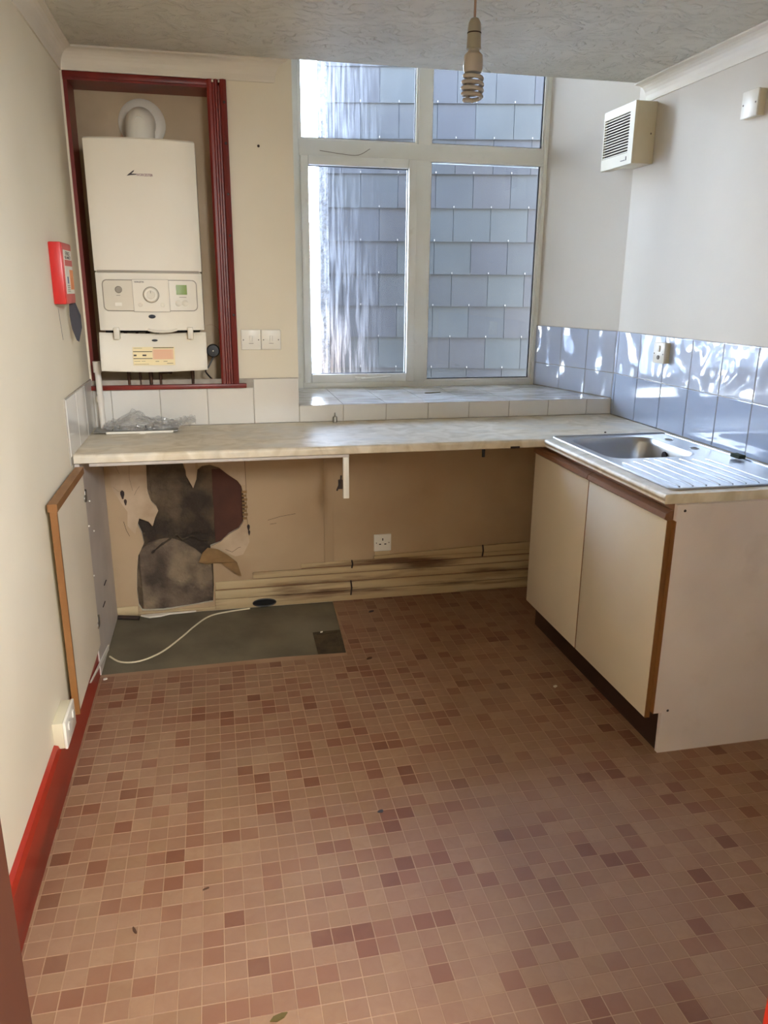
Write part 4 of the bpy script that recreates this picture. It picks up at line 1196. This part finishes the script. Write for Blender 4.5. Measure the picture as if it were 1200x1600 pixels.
# ================================================================== WALL FITTINGS
def plate_back(name, label, x0, z0, s=.0855, d=.010):
    t = thing(name, label, 'switch' if 'switch' in name else 'socket', (x0 + s / 2, YB, z0), None)
    bx('faceplate', M_white, t, x0, x0 + s, YB - d, YB - .0005, z0, z0 + s, bevel=.003, seg=3)
    return t
for i, x0 in enumerate((.113, .1995)):
    t = plate_back('light_switch', ['left one of the two white switch plates beside the boiler frame', 'right one of the two white switch plates, nearer the window'][i], x0, 1.212)
    t['group'] = 'pair of switches right of the boiler'
    bx('rocker', M_white, t, x0 + .036, x0 + .050, YB - .0145, YB - .009, 1.248, 1.272, bevel=.002)
    bx('switch_mark', M_greyink, t, x0 + .033, x0 + .053, YB - .0108, YB - .0098, 1.2385, 1.2405)
    for sx_ in (.010, .075): obj('screw', lathe(BM(), [(.003, 0), (.0025, -.0012)], (x0 + sx_, YB - .0098, 1.2545), 'y', 10), M_greyink, t)
t = plate_back('wall_socket', 'single white three-pin socket low on the back wall under the worktop', .706, .244)
for sx_, sz_, w_, h_ in ((.043, .060, .005, .012), (.030, .036, .010, .005), (.056, .036, .010, .005)):
    bx('pin_hole', M_dark, t, .706 + sx_ - w_ / 2, .706 + sx_ + w_ / 2, YB - .0106, YB - .0095, .244 + sz_ - h_ / 2, .244 + sz_ + h_ / 2)
for sx_ in (.012, .074): obj('screw', lathe(BM(), [(.003, 0), (.0025, -.0012)], (.706 + sx_, YB - .0098, .287), 'y', 10), M_greyink, t)
bx('wall_box', M_board, t, .712, .785, YB - .006, YB - .0005, .222, .243)

t = thing('switched_spur', 'white switched outlet with a rocker set on the rippled right-wall tiles', 'switch', (XR, 3.045, 1.17))
bx('back_box', M_fan, t, XR - .026, XR - .007, 3.002, 3.088, 1.174, 1.260, bevel=.002)
bx('faceplate', M_white, t, XR - .034, XR - .026, 3.001, 3.089, 1.173, 1.261, bevel=.003)
bx('rocker', M_white, t, XR - .0385, XR - .033, 3.036, 3.054, 1.222, 1.248, bevel=.002)
obj('flex_outlet', lathe(BM(), [(.009, 0), (.009, -.003), (.006, -.003)], (XR - .034, 3.045, 1.198), 'x', 16), M_greyink, t, smooth=True)
for dy in (.010, .078): obj('screw', lathe(BM(), [(.0032, 0), (.0028, -.0012)], (XR - .034, 3.001 + dy, 1.213), 'x', 10), M_greyink, t)

t = thing('blank_plate', 'white blanking plate on a box high on the right wall at the picture edge', 'socket cover', (XR, 2.67, 2.05))
bx('back_box', M_fan, t, XR - .024, XR, 2.600, 2.686, 2.062, 2.148, bevel=.002)
bx('faceplate', M_white, t, XR - .032, XR - .024, 2.599, 2.687, 2.061, 2.149, bevel=.003)
for dy in (.011, .077): obj('screw', lathe(BM(), [(.0032, 0), (.0028, -.0012)], (XR - .032, 2.599 + dy, 2.105), 'x', 10), M_greyink, t)

ef = thing('extractor_fan', 'yellowed white wall extractor fan with louvred grille high in the right corner', 'fan', (XR, 3.44, 2.0))
FX0, FY0, FY1, FZ0, FZ1 = 1.800, 3.305, 3.582, 2.003, 2.250
GY0, GY1, GZ0, GZ1 = FY0 + .040, FY1 - .010, FZ0 + .048, FZ1 - .036
bx('housing', M_fan, ef, FX0 + .012, XR - .001, FY0, FY1 - .12, FZ0, FZ1, bevel=.003)
bx('housing_rear', M_fan, ef, FX0 + .012, SPX1 + .105, FY1 - .12, FY1, FZ0, FZ1, bevel=.003)
obj('front_cover', prism(BM(), [(FY0, FZ0), (FY1, FZ0), (FY1, FZ1), (FY0, FZ1)], [[(GY0, GZ0), (GY1, GZ0), (GY1, GZ1), (GY0, GZ1)]], FX0, FX0 + .013, 'yz'), M_fan, ef)
bx('grille_back', M_fandark, ef, FX0 + .0105, FX0 + .0125, GY0, GY1, GZ0, GZ1)
nl_ = 14
for k in range(nl_):
    z_ = GZ0 + (GZ1 - GZ0) * (k + .5) / nl_
    obj('louvre', prism(BM(), [(FX0 + .0005, z_ - .0035), (FX0 + .003, z_ - .0042), (FX0 + .0105, z_ + .0015), (FX0 + .0105, z_ + .0035), (FX0 + .0005, z_ + .0000)], [], GY0 - .001, GY1 + .001, 'xz'), M_fan, ef)
b = BM(); box(b, FX0 - .001, FX0, FY0 + .045, FY0 + .05, FZ0 + .018, FZ0 + .034)
obj('maker_mark', b, M_rust, ef)
bx('maker_lettering', M_greyink, ef, FX0 - .0008, FX0, FY0 + .055, FY0 + .095, FZ0 + .018, FZ0 + .022)
obj('side_screw', lathe(BM(), [(.004, 0), (.003, -.001)], (XR - .022, FY0, FZ0 + .12), 'y', 10), M_greyink, ef)

fb = thing('fire_blanket', 'red fire blanket box with white and orange sticker on the left wall', 'fire blanket', (XL, 2.97, 1.4))
bx('case', M_alarm, fb, XL, XL + .040, 2.870, 3.056, 1.414, 1.616, bevel=.004)
bx('front_face', M_alarmfront, fb, XL + .0395, XL + .0415, 2.874, 3.052, 1.418, 1.612, bevel=.0006)
FXs = XL + .0415
lb = bx('sticker', M_white, fb, FXs, FXs + .0008, 2.894, 3.044, 1.448, 1.592)
bx('print_block', M_alarmfront, lb, FXs + .0006, FXs + .0014, 2.900, 3.040, 1.540, 1.560)
bx('print_block', M_orange, lb, FXs + .0006, FXs + .0014, 2.975, 3.040, 1.462, 1.528)
bx('print_block', M_blue, lb, FXs + .0006, FXs + .0014, 2.925, 2.945, 1.482, 1.505)
for k in range(4): bx('print_line', M_greyink, lb, FXs + .0006, FXs + .0013, 2.915, 2.965, 1.456 + k * .006, 1.458 + k * .006)
text('lettering', 'FIRE', .020, M_darkink, lb, (FXs + .001, 2.968, 1.580), R_east, depth=.0003, fit=.08)
text('lettering', 'BLANKET', .014, M_darkink, lb, (FXs + .001, 2.968, 1.567), R_east, depth=.0003, fit=.11)
for k in range(2):
    o_ = k * .006
    obj('pull_strap', prism(BM(), [(-.504 + o_, 1.416), (-.490 + o_, 1.416), (-.476 + o_, 1.372), (-.470, 1.335 - o_), (-.478, 1.300), (-.482, 1.279 + o_), (-.490, 1.284 + o_), (-.502 + o_, 1.325), (-.506 + o_, 1.37)], [], 3.030 + k * .012, 3.033 + k * .012), M_strap, fb)
lp = obj('wall_scuff', prism(BM(), [(2.93, 1.40), (2.935, 1.40), (2.965, 1.29), (2.96, 1.29)], [], XL, XL + .0006, 'yz'), M_greyink, wall_left)

ds = thing('surface_socket_box', 'white surface-mounted socket box low on the left wall above the red skirting', 'socket', (XL, 2.21, .16))
bx('back_box', M_fan, ds, XL, XL + .030, 2.142, 2.285, .157, .240, bevel=.002)
bx('faceplate', M_white, ds, XL + .030, XL + .039, 2.140, 2.287, .155, .242, bevel=.003)
bx('rocker', M_white, ds, XL + .038, XL + .0425, 2.170, 2.185, .200, .222, bevel=.0015)
bx('rocker', M_white, ds, XL + .038, XL + .0425, 2.240, 2.255, .200, .222, bevel=.0015)

# ================================================================== PENDANT LAMP
pl = thing('pendant_lamp', 'bare spiral energy-saving bulb hanging on a flex from the ceiling', 'lamp', (.745, 2.3, ZC))
LX, LY = .745, 2.30
obj('ceiling_rose', lathe(BM(), [(.038, 0), (.038, -.010), (.030, -.020), (.010, -.026)], (LX, LY, ZC), 'z', 28), M_white, pl, smooth=True)
obj('flex', tube(BM(), [(LX, LY, ZC - .02), (LX, LY, 2.190)], .0035, 8), M_cord, pl, smooth=True)
Z0 = 2.197
def zz(px): return 2.192 - (px - 27) * .00168
hol = obj('lampholder', lathe(BM(), [(.004, zz(27)), (.011, zz(29)), (.0165, zz(35)), (.0185, zz(44)), (.0188, zz(49)), (.0175, zz(50)), (.0190, zz(51)), (.0200, zz(70)), (.0208, zz(73)), (.018, zz(74))], (LX, LY, 0), 'z', 28), M_lampw, pl, smooth=True)
obj('holder_ring', lathe(BM(), [(.0195, zz(49)), (.0195, zz(51))], (LX, LY, 0), 'z', 28), M_rust, hol)
obj('bulb_base', lathe(BM(), [(.016, zz(73)), (.0165, zz(77)), (.0255, zz(82)), (.0270, zz(90)), (.0270, zz(103)), (.0235, zz(108)), (.010, zz(109))], (LX, LY, 0), 'z', 28), M_lampt, pl, smooth=True)
sp_pts = []
turns, n_ = 4.6, 110
zt_, zb_ = zz(110), zz(151)
for i in range(n_ + 1):
    t = i / n_
    R_ = .024 + .0035 * math.sin(PI * t)
    if t < .08: R_ *= .55 + .45 * t / .08
    if t > .92: R_ *= 1 - (t - .92) / .08 * .85
    a_ = turns * 2 * PI * t + .9
    sp_pts.append((LX + R_ * math.cos(a_), LY + R_ * math.sin(a_), zt_ + (zb_ - zt_) * t))
sp_pts = [(sp_pts[0][0], sp_pts[0][1], zz(106))] + sp_pts
obj('spiral_tube', tube(BM(), sp_pts, .0056, 10), M_lampt, pl, smooth=True)
obj('tube_leg', tube(BM(), [(LX - .010, LY + .004, zz(106)), (LX - .012, LY + .004, zz(148))], .0056, 10), M_lampt, pl, smooth=True)

# ================================================================== FLOOR CLUTTER
cb = smooth_path([(.10, 3.452, -.001), (-.011, 3.432, -.001), (-.091, 3.395, -.001), (-.15, 3.307, -.001), (-.215, 3.179, -.001), (-.286, 3.06, -.001), (-.367, 2.99, .0015), (-.442, 3.002, -.001), (-.492, 3.06, .000)], 5)
tag(obj('loose_cable', tube(BM(), [(p.x, p.y, p.z) for p in cb], .0037, 8), M_cable, None, smooth=True), 'loose cream cable curling over the bare concrete patch', 'cable')
tag(obj('cut_pipe', tube(BM(), [(-.500, 3.449, .0065), (-.405, 3.425, .0055)], .010, 12), M_rust, None, smooth=True), 'short dark cut pipe lying in the corner beneath the worktop', 'pipe')
def scrap(name, label, cat, pts, m, h=.0015):
    z0 = 0.0004 if pts[0][1] < 2.9 else 0.0004
    return tag(obj(name, prism(BM(), pts, [], z0, z0 + h, 'xy'), m), label, cat)
def blob(cx, cy, r, seed, asp=1.6, n=9, rot=.4):
    random.seed(seed)
    out = []
    for k in range(n):
        a_ = 2 * PI * k / n; q = r * random.uniform(.7, 1.15)
        u, v = q * asp * math.cos(a_), q * math.sin(a_)
        out.append((cx + u * math.cos(rot) - v * math.sin(rot), cy + u * math.sin(rot) + v * math.cos(rot)))
    return out
scrap('dry_leaf', 'dark green-brown leaf scrap at the bottom edge of the picture', 'leaf', [(.040, 1.262), (.055, 1.259), (.070, 1.266), (.078, 1.276), (.066, 1.277), (.048, 1.272)], M_leaf, .003)
scrap('floor_stain_fleck', 'dark fleck in the middle of the open floor', 'debris', blob(.406, 1.874, .007, 3), M_strap)
scrap('twig', 'short brown twig on the floor near the left skirting', 'debris', blob(-.259, 1.566, .0035, 4, 4, 9, 2.0), M_leafb, .003)
scrap('twig', 'tiny brown shred on the tiles between the twig and the open floor', 'debris', blob(-.093, 1.668, .003, 5, 3), M_leafb)
scrap('plaster_crumb', 'white plaster crumb on the floor before the sink unit plinth', 'crumb', blob(1.22, 2.46, .006, 8), M_crumb, .004)
scrap('plaster_crumb', 'white plaster crumb at the front left corner of the concrete patch', 'crumb', blob(-.485, 2.86, .006, 9), M_crumb, .004)
scrap('plaster_crumb', 'white plaster crumb on the pit cover edge', 'crumb', blob(.40, 3.12, .004, 10), M_crumb, .004)
scrap('brown_shred', 'curled brown shred just in front of the pit cover', 'debris', blob(.56, 2.83, .006, 11, 2.5), M_leafb, .004)
scrap('brown_shred', 'dark shred behind the pit cover near the back wall', 'debris', blob(.66, 3.30, .006, 12, 2.8), M_darkink, .004)
scrap('plaster_rubble', 'small heap of broken plaster at the foot of the damaged wall', 'rubble', [(-.40, 3.452), (-.36, 3.425), (-.31, 3.43), (-.27, 3.448), (-.20, 3.452), (-.15, 3.456), (-.30, 3.457)], M_crumb, .008)
